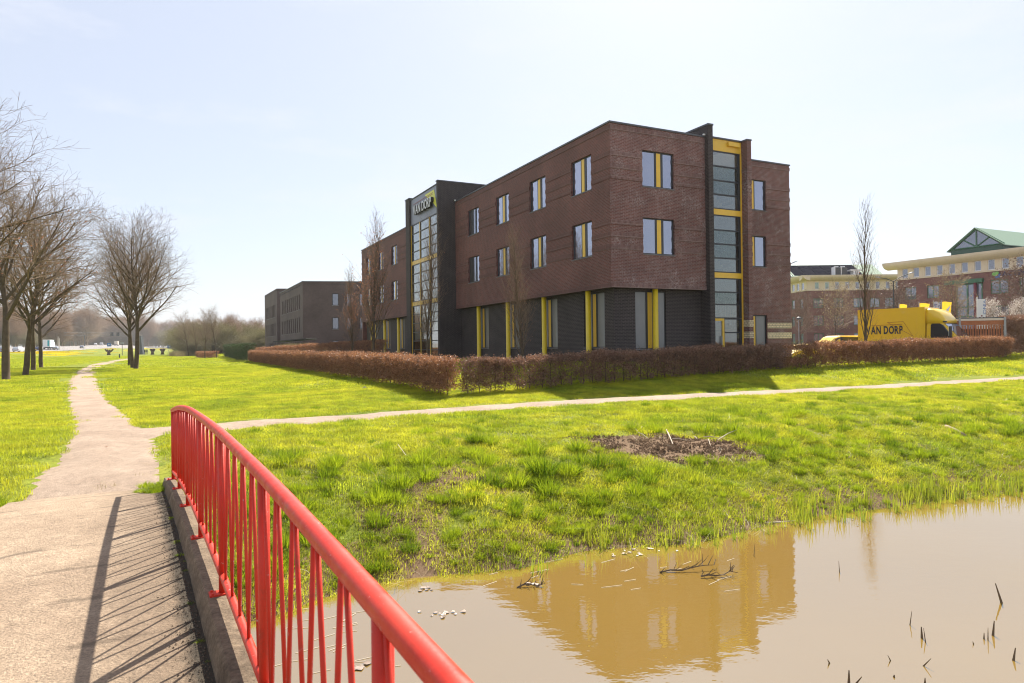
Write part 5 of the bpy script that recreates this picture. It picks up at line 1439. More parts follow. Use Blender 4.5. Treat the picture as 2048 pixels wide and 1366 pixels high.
# ------------------------------------------------------------------ hedges
def leaf_cluster(n, rad, s, seed, flat=False):
    r = np.random.default_rng(seed); T = r.normal(0, rad*.5, (n, 3)); s_ = s*r.uniform(.6, 1.25, n)
    A = r.normal(size=(n, 3)); A[:, 2] -= .2; A /= np.linalg.norm(A, axis=1, keepdims=True); Bv = np.cross(A, r.normal(size=(n, 3))); Bv /= np.linalg.norm(Bv, axis=1, keepdims=True)
    Q = np.stack([T-A*s_[:, None], T+Bv*s_[:, None]*.5, T+A*s_[:, None], T-Bv*s_[:, None]*.5], 1)
    return np_mesh('leaf_cluster', Q.reshape(-1, 3), np.arange(n*4).reshape(n, 4), attrs={'tint': np.repeat(np.clip(r.normal(.45, .3, n), 0, 1), 4)})
def twig_cluster(n, rad, seed):
    r = np.random.default_rng(seed); P = []; Rd = []
    for i in range(n):
        c = r.normal(0, rad*.4, 3); d = r.normal(0, 1, 3); d[2] = abs(d[2])+.5; d /= np.linalg.norm(d); P.append([c, c+d*rad*.5+r.normal(0, .02, 3), c+d*rad]); Rd.append([.004, .003, .002])
    v, f = batch_tubes(np.array(P), np.array(Rd), 3); return np_mesh('twigs', v, f)
def hcoll(name, mat, s=.036, n=20, rad=.13):
    ms = [leaf_cluster(n, rad, s, i+300) for i in range(5)]; c = collection(name, ms, mat)
    tw = [twig_cluster(9, rad*1.5, i+330) for i in range(2)]
    for i, t_m in enumerate(tw): t_m.materials.append(M['bark']); c.objects.link(bpy.data.objects.new(name+'_z%02d' % i, t_m))
    return c
beech_c = hcoll('beech_leaf_cluster', M['beech']); beech_shaded_c = hcoll('dark_shaded_beech_leaf_cluster', M['beech_dark_shaded'])
ivy_c = hcoll('evergreen_leaf_cluster', M['ivy'], .04, 18, .17); olive_c = hcoll('olive_leaf_cluster', M['olive'], .03, 20, .16)
def hedge(label, A, B, hA, hB, width, coll, dens, thin=None, stems=True, seed=0, name='beech_hedge', zf=None, foot=.14, top_bulge=0):
    """clipped hedge from A to B; dens clusters per m2 of face; thin(s, v) -> chance to keep a cluster"""
    r = np.random.default_rng(seed); L = math.hypot(B[0]-A[0], B[1]-A[1]); tx, ty = (B[0]-A[0])/L, (B[1]-A[1])/L; nx2, ny2 = -ty, tx
    gzf = zf or gz
    e = empty(name, (A[0], A[1], gzf(*A))); tag(e, label, 'hedge')
    n = int(L*(hA+hB)/2*dens*2.7)
    s = r.random(n)*L; v = r.random(n)**.92; w_ = r.normal(0, .34, n).clip(-.5, .5)*width
    H = hA+(hB-hA)*s/L+.035*np.sin(s*.9+seed)+.03*np.sin(s*2.3)
    k = np.ones(n, bool)
    if thin: k = r.random(n) < thin(s, v)
    s, v, w_, H = s[k], v[k], w_[k], H[k]; n = len(s)
    top = r.random(n) < .22*width; v = np.where(top, .965, v)
    x, y = A[0]+tx*s+nx2*w_, A[1]+ty*s+ny2*w_
    z = ground(x, y) if zf is None else np.array([zf(a1, b1) for a1, b1 in zip(x, y)])
    z = z+foot+(H-foot-.10)*v
    if top_bulge: z = z+np.where(top, top_bulge*np.sin(np.pi*s/L), 0)
    rot = r.uniform(-3.1, 3.1, (n, 3)); scatter('foliage', np.stack([x, y, z], -1), rot, r.uniform(.75, 1.25, n), np.where(r.random(n) < .12, r.integers(5, 7, n), r.integers(0, 5, n)), coll, e)
    if stems:
        ms = []
        for i in range(5):
            rd = random.Random(i+seed); P = []; Rd = []
            pts = [Vector((0, 0, -.05))]
            for j in range(5): pts.append(pts[-1]+Vector((rd.gauss(0, .025), rd.gauss(0, .025), .26)))
            P.append([tuple(p) for p in pts]); Rd.append([.019, .017, .015, .012, .009, .006])
            for j in range(9):
                b = pts[1+j % 4].lerp(pts[2+j % 4], rd.random()); a = rd.random()*6.28; d = Vector((math.cos(a)*.6, math.sin(a)*.6, .8)); l = rd.uniform(.2, .45)
                P.append([tuple(b+d*l*q+Vector((rd.gauss(0, .01), rd.gauss(0, .01), 0))) for q in (0, .2, .4, .6, .8, 1)]); Rd.append([.008, .007, .006, .005, .004, .003])
            vv, ff = batch_tubes(np.array(P), np.array(Rd), 4); ms.append(np_mesh('stem', vv, ff))
        cnt = min(int(L/.48), 240)
        for i in range(cnt):
            s0 = (i+.5)*L/cnt+random.uniform(-.08, .08); x0, y0 = A[0]+tx*s0+nx2*random.uniform(-.05, .05), A[1]+ty*s0+ny2*random.uniform(-.05, .05)
            hh = hA+(hB-hA)*s0/L
            o = link_mesh('stem', ms[i % 5], M['bark'], e, loc=(x0-A[0], y0-A[1], gzf(x0, y0)-e.location.z), rot=(0, 0, random.random()*6)); o.scale = (1, 1, hh/1.33)
    return e
HA, HB, HC, HD = (-1.83, 25.2), (3.94, 27.9), (13.3, 34.2), (32.6, 45.2)
hL0, hL1 = (-2.23, 24.5), (-32.6, 86.0)
hedge('clipped brown beech hedge left of the gap, running back towards the purple-brown office', hL0, hL1, 1.36, 1.45, .75, beech_c, 95, thin=lambda s, v: np.where(v < .12, .35, 1.0), seed=1)
def thin_mid(s, v):
    patch = .5+.5*np.sin(s*1.7)*np.sin(s*.6+1)
    return np.where(v > .86, 1.0, np.where(s < 1.9, .8, np.clip(.34+.40*patch+.2*(v < .25)*patch, 0, 1)))
hedge('sparse brown beech hedge with gaps in the shade of the office, right of the opening', HA, HB, 1.32, 1.33, .55, beech_shaded_c, 95, thin=lambda s, v: np.where(s < 2.0, np.where(v < .2, .4, .85), thin_mid(s, v)), seed=2)
def thin2(s, v):
    k = np.clip((s-1.5)/5, 0, 1)
    return np.where(v > .84, 1.0, .45+.55*k)
hedge('denser brown beech hedge in front of the stair tower, in shade', HB, HC, 1.33, 1.25, .6, beech_shaded_c, 95, thin=thin2, seed=3)
def thin3(s, v):
    g = np.exp(-((s-.9)/1.7)**2)*(v > .40)*(v < .88); g2 = .35*(np.sin(s*1.9) > .3)*(v > .45)*(v < .8)
    return np.clip(1-.9*g-g2-.4*(v < .12), .05, 1)
hedge('sunlit brown beech hedge in front of the yellow truck', HC, HD, 1.25, 1.47, .7, beech_c, 88, thin=thin3, seed=4)
hedge('tall brown hedge at the right edge beside the timber screen', (33.7, 46.9), (46, 53.5), 2.75, 2.9, 1.2, beech_shaded_c, 70, stems=False, seed=5)
hedge('tall dark green hedge at the far end of the brown beech hedge', (-33.3, 86.9), (-57.5, 139), 2.3, 2.4, 1.6, ivy_c, 30, stems=False, seed=6, name='evergreen_hedge')
hedge('low brown hedge beyond the dark green hedge', (-56.5, 131), (-64, 140), 1.3, 1.4, 1.2, beech_c, 50, stems=False, seed=7)
hedge('second brown hedge in front of the purple-brown office', (-31, 84.0), (-11.5, 62), 1.75, 1.75, 1.0, beech_c, 45, stems=False, seed=8)
def mz(x, y): return 1.4
e_m = empty('mounded_hedge', (-28.2, 90, 1.4)); tag(e_m, 'rounded olive-brown clipped mound behind the brown hedge', 'hedge')
r = np.random.default_rng(5); n = 5200; a1 = r.random(n)*6.283; el = np.arccos(r.random(n)); X_ = np.cos(a1)*np.sin(el)*4.4; Y_ = np.sin(a1)*np.sin(el)*3.5; Z_ = np.cos(el)**.7*2.15
scatter('foliage', np.stack([X_-28.2, Y_+90, Z_+1.4], -1), r.uniform(-3, 3, (n, 3)), r.uniform(.8, 1.3, n), r.integers(0, 5, n), olive_c, e_m)

# weeds at the far end of the kerb and against it
rk = np.random.default_rng(8); yk = np.concatenate([rk.uniform(9.2, 10.1, 26), rk.uniform(3, 9.5, 14)]); nk = np.concatenate([rk.uniform(.12, .42, 26), rk.uniform(.135, .18, 14)])
pk = [rail_pt(a1, b1, (hand_z(min(a1, 9.9))-DECK)-.01) for a1, b1 in zip(yk, nk)]
rot = np.zeros((40, 3)); rot[:, 2] = rk.random(40)*6
scatter('kerb_weeds', pk, rot, np.concatenate([rk.uniform(.35, .8, 26), rk.uniform(.10, .22, 14)]), rk.integers(4, 7, 40), tus_c)
# ------------------------------------------------------------------ vehicles
def loft(mb, secs, closed_ends=True):
    """secs: list of rings (same count) -> skin"""
    k = len(secs[0]); vs = [v for s in secs for v in s]
    fs = [(i*k+j, i*k+(j+1) % k, (i+1)*k+(j+1) % k, (i+1)*k+j) for i in range(len(secs)-1) for j in range(k)]
    if closed_ends: fs += [tuple(range(k))[::-1], tuple(range((len(secs)-1)*k, len(secs)*k))]
    mb.add(vs, fs)
def body_sections(st, wid):
    """st: (x, z_low, z_belt, z_top, w_top_factor)"""
    secs = []
    for x, zl, zb, zt, wf in st:
        w_ = wid/2*(1 if len(st) < 3 else 1); e = .96
        secs.append([(x, -w_*.94, zl), (x, -w_, zl+.12), (x, -w_, zb), (x, -w_*wf, zt-.06), (x, -w_*wf*.88, zt), (x, w_*wf*.88, zt), (x, w_*wf, zt-.06), (x, w_, zb), (x, w_, zl+.12), (x, w_*.94, zl)])
    return secs
def wheel(parent, x, y, r, w_=.2):
    t = MB().lathe([(r*.72, -w_/2), (r*.97, -w_/2), (r, -w_/3), (r, w_/3), (r*.97, w_/2), (r*.72, w_/2)], (x, y, r), 18, 'y').build('wheel', M['rubber'], parent, smooth=False)
    MB().lathe([(.02, -w_/2-.01), (r*.66, -w_/2-.005), (r*.66, w_/2+.005), (.02, w_/2+.01)], (x, y, r), 12, 'y').build('rim', M['grey_metal'], t)
    return t
def make_car(name, label, paint, kind='hatch', cat='car', group=None):
    e = empty(name); tag(e, label, cat, group)
    if kind == 'hatch':
        st = [(-2.1, .45, .62, .72, .9), (-2.0, .28, .75, .95, .95), (-1.85, .24, .85, 1.25, .80), (-1.4, .22, .88, 1.46, .76), (-.3, .22, .90, 1.50, .76), (.35, .22, .90, 1.42, .77), (1.05, .22, .88, 1.0, .88), (1.8, .24, .78, .86, .92), (2.1, .34, .6, .68, .9)]; L, wd = 4.2, 1.78
    elif kind == 'van':
        st = [(-2.5, .40, .9, 1.4, .95), (-2.45, .3, 1.1, 1.9, .90), (-2.2, .28, 1.15, 2.02, .88), (.6, .28, 1.15, 2.05, .88), (1.0, .28, 1.15, 1.92, .86), (1.75, .28, 1.08, 1.22, .92), (2.3, .3, .95, 1.05, .94), (2.5, .42, .7, .8, .92)]; L, wd = 5.0, 2.0
    else:
        st = [(-2.25, .45, .7, .9, .9), (-2.2, .3, .85, 1.2, .92), (-2.0, .28, .98, 1.55, .82), (-1.4, .26, 1.0, 1.66, .80), (.1, .26, 1.0, 1.68, .80), (.5, .26, 1.0, 1.58, .80), (1.2, .26, .98, 1.1, .9), (1.95, .28, .9, .98, .93), (2.25, .4, .7, .78, .9)]; L, wd = 4.5, 1.9
    mb = MB(); loft(mb, body_sections(st, wd)); mb.build('body', M[paint], e, smooth=False, uv=False, bevel=.02)
    S = body_sections(st, wd)
    def side(x, f):   # point on the flank between belt and roof
        for a, b in zip(S[:-1], S[1:]):
            if a[0][0] <= x <= b[0][0]:
                t = (x-a[0][0])/(b[0][0]-a[0][0]); L2 = lambda i: Vector(a[i]).lerp(Vector(b[i]), t); return L2(2).lerp(L2(3), f)
    i0, i1 = 2, len(st)-3
    xs = np.linspace(st[i0][0]+.18, st[i1][0]-.30, 9)
    for sg in (-1, 1):
        m = MB(); lo = [side(x, .06) for x in xs]; hi = [side(x, .93) for x in xs]
        vs = [Vector((v.x, v.y*-sg*-1 if sg < 0 else -v.y, v.z)) for v in lo+hi]
        vs = [Vector((v.x, v.y+.008*(-1 if v.y < 0 else 1), v.z)) for v in vs]
        m.add(vs, [(i, i+1, i+10, i+9) for i in range(8)]); m.build('window', M['glass_car'], e, uv=False)
    def across(ia, ib, nm, t0, t1, mat):
        a, b = S[ia], S[ib]; m = MB(); q = []
        for t in (t0, t1):
            for j, f in ((3, .0), (6, .0)):
                p = Vector(a[j]).lerp(Vector(b[j]), t); p.y *= .94; q.append(p+Vector((.012 if b[0][0] > 0 else -.012, 0, .035)))
        m.add(q, [(0, 1, 3, 2)]); m.build(nm, M[mat], e, uv=False)
    across(i1-1, i1, 'windscreen', .08, .92, 'glass_screen'); across(1, 2, 'rear_window', .25, .98, 'glass_car')
    for x in (-L*.31, L*.31):
        for y in (-wd/2+.1, wd/2-.1): wheel(e, x, y, .33 if kind != 'van' else .35)
    for y in (-wd*.40, wd*.40):
        z = st[1][2]-.02; MB().box(st[0][0]-.0, st[1][0]+.05, y-.14, y+.14, z-.12, z+.08).build('tail_light', M['tail'], e)
        MB().box(st[-1][0]-.16, st[-1][0]-.01, y-.17, y+.17, st[-1][2]-.04, st[-1][2]+.08).build('headlight', M['lamp_glass'], e)
    MB().box(st[0][0]-.03, st[0][0]+.02, -.26, .26, .48, .60).build('number_plate', M['plate'], e)
    return e
def on_road(px, t):
    u = (px-1024)/FPX; d = float(road_d(u, t)); return Vector((u*d, d, float(road_z(u, t))+.03))
def road_dir(px, t):
    a, b = on_road(px, t), on_road(px+4, t); d = b-a; return math.atan2(d.y, d.x)
cars = {}
def drive(key, paint, kind, px, t, label, away=True, cat='car'):
    p = on_road(px, t); rz = road_dir(px, t)+(0 if away else math.pi)
    k = (paint, kind)
    if k not in cars:
        o = make_car({'hatch': 'car', 'suv': 'car', 'van': 'van'}[kind], label, paint, kind, cat, 'vehicles on the motorway'); cars[k] = o
    else: o = copy_tree(cars[k]); o['label'] = label
    o.location = p; o.rotation_euler = (0, 0, rz); return o
drive(1, 'silver', 'suv', 4, .06, 'silver car on the motorway at the left edge, partly behind the nearest trunk')
drive(2, 'white_car', 'suv', 38, .07, 'white car on the motorway between the first and second trunks')
drive(3, 'white_car', 'hatch', 59, .72, 'small white car far across the motorway between the second and third trunks')
drive(4, 'dark_car', 'hatch', 75, .12, 'dark blue car on the motorway between the third and fourth trunks')
drive(5, 'silver', 'hatch', 112, .18, 'silver car following just in front of the white and teal lorry')
drive(6, 'silver', 'hatch', 164, .30, 'silver car alone on the motorway under the left end of the gantry')
drive(7, 'white_car', 'hatch', 191, .86, 'white car ahead of the white van under the gantry')
drive(8, 'white_car', 'van', 203, .80, 'white van on the motorway under the gantry', cat='van')
drive(9, 'silver', 'hatch', 221, .60, 'silver car beside the blue road sign')
for k, px in enumerate((312, 327, 358)): drive(10+k, 'white_car', 'hatch', px, .12, ['distant white car left of the right pollard stump', 'distant white car behind the right pollard stump', 'distant white car right of the second blue road sign'][k])
def lorry(px, t, label, stripe, mat, rzoff=0, box=(7.4, 2.5, 2.9)):
    p = on_road(px, t); e = empty('lorry', p, road_dir(px, t)+rzoff); tag(e, label, 'lorry')
    L, W_, H = box
    MB().box(-L/2, L/2, -W_/2, W_/2, 1.05, 1.05+H).build('cargo_box', M[mat], e, bevel=.04)
    if stripe:
        for x0, x1 in ((-L/2-.01, -L/2+.01),): MB().box(x0-.012, x1, -1.0, -.35, 1.3, 3.7).build('stripe', M[stripe], e)
        for x0, x1 in ((-L/2+.3, -L/2+.75), (L/2-.75, L/2-.2)): MB().box(x0, x1, -W_/2-.012, -W_/2, 1.1, 3.9).build('stripe', M[stripe], e)
    MB().box(-L/2+.2, L/2+1.6, -.5, .5, .65, 1.04).build('chassis', M['dark_metal'], e)
    m = MB(); loft(m, body_sections([(L/2+.25, .5, 1.6, 3.1, .95), (L/2+1.5, .5, 1.6, 3.1, .93), (L/2+2.0, .5, 1.55, 2.7, .92), (L/2+2.15, .6, 1.3, 1.6, .92)], 2.4)); m.build('cab', M['white'], e, bevel=.04)
    for x in (-L*.34, -L*.18, L/2+1.0):
        for y in (-W_/2+.18, W_/2-.18): wheel(e, x, y, .48, .3)
    MB().box(-L/2-.05, -L/2-.01, -1.2, 1.2, .55, .68).build('rear_bumper', M['dark_metal'], e)
    return e
lorry(97, .30, 'white lorry with teal stripes on the motorway right of the fourth trunk', 'teal', 'white')
l2 = lorry(233, .74, 'cream lorry with pale orange print near the centre of the motorway', None, 'cream', 0)
MB().box(-2.8, 2.2, -1.262, -1.25, 1.9, 2.5).build('print', M['orange_print'], l2)

# parked cars behind the hedge, right of the office
for px, d, kind, paint, lb, hd in [(1682, 52.5, 'van', 'van_yellow', 'yellow van roof showing above the hedge left of the yellow box truck', 0.15), (1606, 53, 'hatch', 'van_yellow', 'yellow car glimpsed through the hedge beside the brick office', .4), (1632, 56, 'hatch', 'white_car', 'white car glimpsed through the hedge between two yellow ones', .2)]:
    q = at(px, 683, d)
    o = make_car('van' if kind == 'van' else 'car', lb, paint, kind, 'van' if kind == 'van' else 'car')
    o.location = (q.x, q.y, gz(q.x, q.y)); o.rotation_euler = (0, 0, hd+math.pi); 
    o.scale = (1, 1, .93) if kind == 'van' else (1, 1, .88)

# ------------------------------------------------------------------ yellow box truck
fx, fy = .595, -.804
tk = empty('box_truck', (25.71*1.1, 42.8*1.1, 1.62), math.atan2(fy, fx)); tk.scale = (1.1, 1.1, 1.16); tag(tk, 'yellow box truck with VAN DORP lettering parked behind the hedge', 'truck')
BL, BW, BZ0, BZ1 = 4.15, 2.15, .78, 3.17
mb = MB(); mb.box(-BL, 0, 0, BW, BZ0, BZ1); mb.build('cargo_box', M['van_yellow'], tk, bevel=.03)
for x in (-BL-.01, -.05): MB().box(x, x+.06, -.012, 0, BZ0, BZ1+.01).build('corner_profile', M['van_yellow'], tk)
MB().box(-BL, 0, -.014, 0, BZ1-.09, BZ1+.012).build('top_rail', M['van_yellow'], tk)
MB().box(-BL, 0, -.014, 0, BZ0-.02, BZ0+.08).build('bottom_rail', M['dark_metal'], tk)
for k in range(7): MB().box(-BL+.55+k*.52, -BL+.556+k*.52, -.003, 0, BZ0+.1, BZ1-.1).build('panel_joint', M['yellow'], tk)
# cab: stations along x
cs = [(.06, .45, 1.35, 2.32, .93), (.55, .45, 1.35, 2.36, .92), (.95, .45, 1.33, 2.28, .90), (1.35, .42, 1.28, 1.86, .90), (1.72, .42, 1.22, 1.45, .93), (1.86, .42, 1.15, 1.30, .95), (2.25, .42, 1.02, 1.16, .93), (2.48, .50, .80, .92, .88), (2.54, .6, .68, .74, .84)]
CW = 2.02; S = body_sections(cs, CW); S = [[(x, y+BW/2, z) for x, y, z in s] for s in S]
mb = MB(); loft(mb, S); cab = mb.build('cab', M['van_yellow'], tk, smooth=False, uv=False, bevel=.025)
def cside(x, f):
    for a, b in zip(S[:-1], S[1:]):
        if a[0][0] <= x <= b[0][0]:
            t = (x-a[0][0])/(b[0][0]-a[0][0]); return Vector(a[2]).lerp(Vector(b[2]), t).lerp(Vector(a[3]).lerp(Vector(b[3]), t), f)
m = MB(); pts = []
for x, f in [(.30, .10), (.30, .80), (.36, .90), (.80, .93), (1.0, .90), (1.60, .18), (1.62, .06), (1.1, -.02), (.34, .0)]:
    q = cside(x, f); pts.append(q+Vector((0, -.012, 0)))
m.add(pts, [tuple(range(len(pts)))]); m.build('side_window', M['glass_car'], cab, uv=False)
m = MB(); q = []
for i, j, t in ((2, 3, .12), (3, 4, 0), (4, 5, .1)):
    for a in (3, 6):
        p = Vector(S[i][a]).lerp(Vector(S[j][a]), t); p.y = BW/2+(p.y-BW/2)*.93; q.append(p+Vector((.03, 0, .045)))
m.add(q, [(0, 1, 3, 2), (2, 3, 5, 4)]); m.build('windscreen', M['glass_screen'], cab, uv=False)
# roof deflector
prof = [(-.02, 3.06, .97), (.20, 3.08, .97), (.45, 3.02, .96), (.75, 2.84, .94), (1.0, 2.55, .90), (1.08, 2.36, .86)]
secs = []
for x, zt, wf in prof:
    w_ = CW/2*wf; z0 = 2.20 if x < .8 else 2.22
    secs.append([(x, BW/2-w_, z0), (x, BW/2-w_, (z0+zt)/2+.1*(zt-z0)), (x, BW/2-w_*.95, zt-.12*(zt-z0)), (x, BW/2-w_*.82, zt), (x, BW/2+w_*.82, zt), (x, BW/2+w_*.95, zt-.12*(zt-z0)), (x, BW/2+w_, (z0+zt)/2+.1*(zt-z0)), (x, BW/2+w_, z0)])
mb = MB(); loft(mb, secs); mb.build('roof_deflector', M['van_yellow'], tk, smooth=True, uv=False)
MB().box(1.0, 1.16, BW/2-.98, BW/2-.80, 2.24, 2.32).build('marker_light', M['dark_metal'], tk)
mm = MB().box(1.50, 1.58, -.36, -.10, 1.42, 2.00).build('mirror', M['frame'], tk); MB().box(1.47, 1.50, -.34, -.12, 1.45, 1.97).build('mirror_glass', M['lamp_glass'], mm)
MB().box(.10, 2.4, -.0+.055, .07, .45, .62).build('sill_trim', M['dark_metal'], tk)
for x in (-3.0, 1.75): 
    for y in (.12, BW-.12): wheel(tk, x, y, .35, .22)
place_text('VAN DORP', 'lettering', Vector((-3.62, -.018, 1.62)), (1, 0, 0), (0, 0, 1), 2.32, .50, M['letter_black'], tk, depth=.001, bold=.034, per_letter=True, gap=.08)
place_text('VAN DORP', 'small_lettering', Vector((.80, BW/2-.1, 2.62)), (0, 1, 0), (-.55, 0, .83), .0001+.75, .11, M['letter_black'], tk)
def tline(pts, w_=.010, mat='logo_red'):
    MB().tube([(x, -.012, z) for x, z in pts], w_, 4).build('line_emblem', M[mat], tk, uv=False)
tline([(-2.24, 2.33), (-1.26, 2.36), (-.70, 1.48), (-2.24, 2.33)]); tline([(-3.3, 2.16), (-1.35, 2.20)])

# ------------------------------------------------------------------ timber screen (roofed store) at the right
ts = empty('timber_screen', (28.6, 48.6, 1.55), math.atan2(-2.1, 4.75)); ts.scale = (1, 1, 1.17); tag(ts, 'reddish timber slatted store with a pale fascia right of the yellow truck', 'timber store')
Ls = 5.2
MB().box(0, Ls, -.02, .12, 2.38, 2.50).build('fascia', M['cream'], ts); MB().box(0, Ls, .0, .1, 2.12, 2.375).build('top_beam', M['wood'], ts)
MB().box(0, Ls, .0, 2.2, 2.50, 2.56).build('roof', M['coping'], ts)
for k in range(int(Ls/.15)): MB().box(.04+k*.15, .14+k*.15, .02, .055, .05, 2.10).build('slat', M['wood'], ts)
for x in (0, Ls/2, Ls): MB().box(x-.06, x+.06, -.08, -.021, 0, 2.56).build('post', M['grey_metal'], ts)
MB().box(0, Ls, .9, 1.0, .0, 1.9).build('inner_board', M['soffit'], ts)

# ------------------------------------------------------------------ street lamps, flags, banner
def lamp_head(parent, P0, P1, mat='dark_metal'):
    d = (P1-P0); n = d.normalized()
    m = MB(); secs = []
    for t, w_, h in ((0, .06, .05), (.15, .12, .06), (.6, .15, .07), (1, .04, .03)):
        c = P0+d*t; s = Vector((-n.y, n.x, 0)).normalized()
        secs.append([c+s*w_, c+s*w_*.6+up*h, c-s*w_*.6+up*h, c-s*w_, c-up*h*.5]); 
    loft(m, secs); return m.build('lamp_head', M[mat], parent, uv=False)
q = at(1788.5, 683, 60); lp = empty('street_lamp', (q.x, q.y, 1.9)); tag(lp, 'tall dark street lamp with two arms behind the yellow truck', 'street lamp')
MB().tube([(0, 0, 0), (0, 0, 2.5), (0, 0, 6.35)], [.09, .065, .045], 10).build('pole', M['dark_metal'], lp, uv=False)
for px, zt in ((1750, 554), (1829, 544)):
    w3 = at(px, zt, 60)-lp.location; p1 = Vector((w3.x*.72, w3.y, 6.35+(w3.z-6.35)*.80)); 
    MB().tube([(0, 0, 6.3), p1*.5+Vector((0, 0, 3.22)), p1], .035, 6).build('arm', M['dark_metal'], lp, uv=False); lamp_head(lp, p1, Vector((w3.x, w3.y, w3.z)), 'grey_metal')
q = at(1572, 683, 62); lp = empty('street_lamp', (q.x, q.y, 1.9)); tag(lp, 'street lamp whose curved head peeks out behind the right corner of the brick office', 'street lamp')
MB().tube([(0, 0, 0), (0, 0, 7.6), (.3, 0, 8.1)], [.08, .05, .04], 8).build('pole', M['grey_metal'], lp, uv=False); lamp_head(lp, Vector((.3, 0, 8.1)), Vector((1.15, 0, 8.42)), 'grey_metal')
q = at(1598, 683, 75); lp = empty('street_lamp', (q.x, q.y, 1.9)); tag(lp, 'thin grey lamp post with a round head right of the brick office', 'street lamp')
MB().tube([(0, 0, 0), (0, 0, 3.6)], [.05, .035], 8).build('pole', M['grey_metal'], lp, uv=False); MB().lathe([(.03, 3.55), (.24, 3.62), (.24, 3.75), (.03, 3.9)], k=12).build('lamp_shade', M['dark_metal'], lp)
def flag(px, px1, ptop, label, mat, d=52, h=1.5, emblem=True, pole=5.95):
    q = at(px, ptop, d); q1 = at(px1, ptop, d); e = empty('flag', (q.x, q.y, 1.9)); tag(e, label, 'flag', None)
    zt = q.z-1.9; w_ = q1.x-q.x
    MB().tube([(0, 0, 0), (0, 0, zt+.12)], .035, 8).build('pole', M['grey_metal'], e, uv=False)
    V_ = []; nx3, nz3 = 10, 12
    for i in range(nx3+1):
        for j in range(nz3+1):
            u, v = i/nx3, j/nz3; V_.append((.04+u*w_*(1-.10*v), .06*math.sin(u*6+v*3)*u, zt-v*h+.03*math.sin(u*5)))
    for t_ in (0,):
        o = link_mesh('cloth', np_mesh('cloth', V_, [(i*(nz3+1)+j, (i+1)*(nz3+1)+j, (i+1)*(nz3+1)+j+1, i*(nz3+1)+j+1) for i in range(nx3) for j in range(nz3)], smooth=True), mat, e)
    if emblem:
        m = MB(); m.add([(w_*.15, -.085, zt-.75), (w_*.90, -.085, zt-.22), (w_*.55, -.085, zt-.95)], [(0, 1, 2)]); m.build('emblem', M['white'], e, uv=False)
    return e
flY = leafy('yellow_flag_cloth', (.80, .50, .02), (.84, .56, .03), .5)
def floral():
    N = NT('floral_flag_cloth'); v = N.n('ShaderNodeTexVoronoi'); v.inputs['Scale'].default_value = 7; N.l(objc(N), v.inputs['Vector'])
    c = N.ramp(v.outputs['Distance'], [(.12, (.65, .60, .10)), (.25, (.12, .13, .32)), (.5, (.55, .55, .62))]); return N.done(N.bsdf(c, .8))
flag(1798, 1813, 609, 'yellow flag with a white wedge, leftmost of three behind the truck', flY)
flag(1838, 1858, 607, 'yellow flag with a white wedge, middle of three behind the truck', flY)
flag(1883, 1902, 604, 'yellow flag with a white wedge, rightmost and largest behind the truck', flY, h=1.25)
flag(1867, 1880, 604, 'blue and white floral flag between two yellow flags', floral(), emblem=False)
q = at(1954, 598, 52); e = empty('banner_flag', (q.x, q.y, 1.9)); tag(e, 'tall white VINCI banner with red squares on a pole beside the maroon post', 'banner')
zt = q.z-1.9
MB().tube([(0, 0, 0), (0, 0, zt+.15)], .04, 8).build('pole', M['white'], e, uv=False); MB().box(.05, .62, -.01, .01, zt-2.3, zt).build('cloth', M['white'], e)
place_text('VINCI', 'letter', Vector((.44, -.016, zt-.10)), (0, 0, -1), (1, 0, 0), 1.05, .22, M['blue'], e)
for dx, dz in ((0, .14), (-.14, 0), (.14, 0), (0, -.14)): MB().box(.33+dx-.055, .33+dx+.055, -.018, -.011, zt-1.42+dz-.055, zt-1.42+dz+.055).build('red_square', M['maroon'], e)

# ------------------------------------------------------------------ far left: gantry, signs, sculpture, people
ga, gb2 = at(128, 670.5, 400), at(286, 670.5, 470)
ge = empty('sign_gantry', (ga.x, ga.y, 6)); tag(ge, 'lattice sign gantry spanning the motorway with two dark matrix signs', 'gantry')
A_, B_ = Vector((0, 0, ga.z-6)), Vector((gb2.x-ga.x, gb2.y-ga.y, gb2.z-6)); hh = 1.5
for dz in (0, hh): MB().tube([A_+up*dz, B_+up*dz], .09, 4).build('chord', M['gantry'], ge, uv=False)
Nn = 22
for k in range(Nn): MB().tube([A_.lerp(B_, k/Nn)+up*(0 if k % 2 else hh), A_.lerp(B_, (k+1)/Nn)+up*(hh if k % 2 else 0)], .07, 4).build('brace', M['gantry'], ge, uv=False)
for f in (.23,): p = A_.lerp(B_, f); MB().tube([p, Vector((p.x, p.y, -3))], .22, 6).build('post', M['gantry'], ge, uv=False)
p = B_; MB().tube([p, Vector((p.x, p.y, -3))], .22, 6).build('post', M['gantry'], ge, uv=False)
for px in (219, 232):
    f = (px-128)/(286-128); p = A_.lerp(B_, f*.96+.02); MB().box(p.x-.95, p.x+.95, p.y-.5, p.y-.2, p.z-.4, p.z+1.9).build('matrix_sign', M['dark_metal'], ge)
for px, pt, d, hgt in ((116, 673, 300, 4.6), (118.5, 676, 310, 4.0)):
    q = at(px, pt, d); e = empty('motorway_pole', (q.x, q.y, q.z-hgt-.9)); tag(e, 'pale thin pole beside the motorway, %s of a close pair right of the lorry' % ('taller' if hgt > 4.2 else 'shorter'), 'pole')
    MB().tube([(0, 0, 0), (0, 0, hgt+.9)], [.17, .10], 6).build('shaft', M['cream'], e, uv=False)
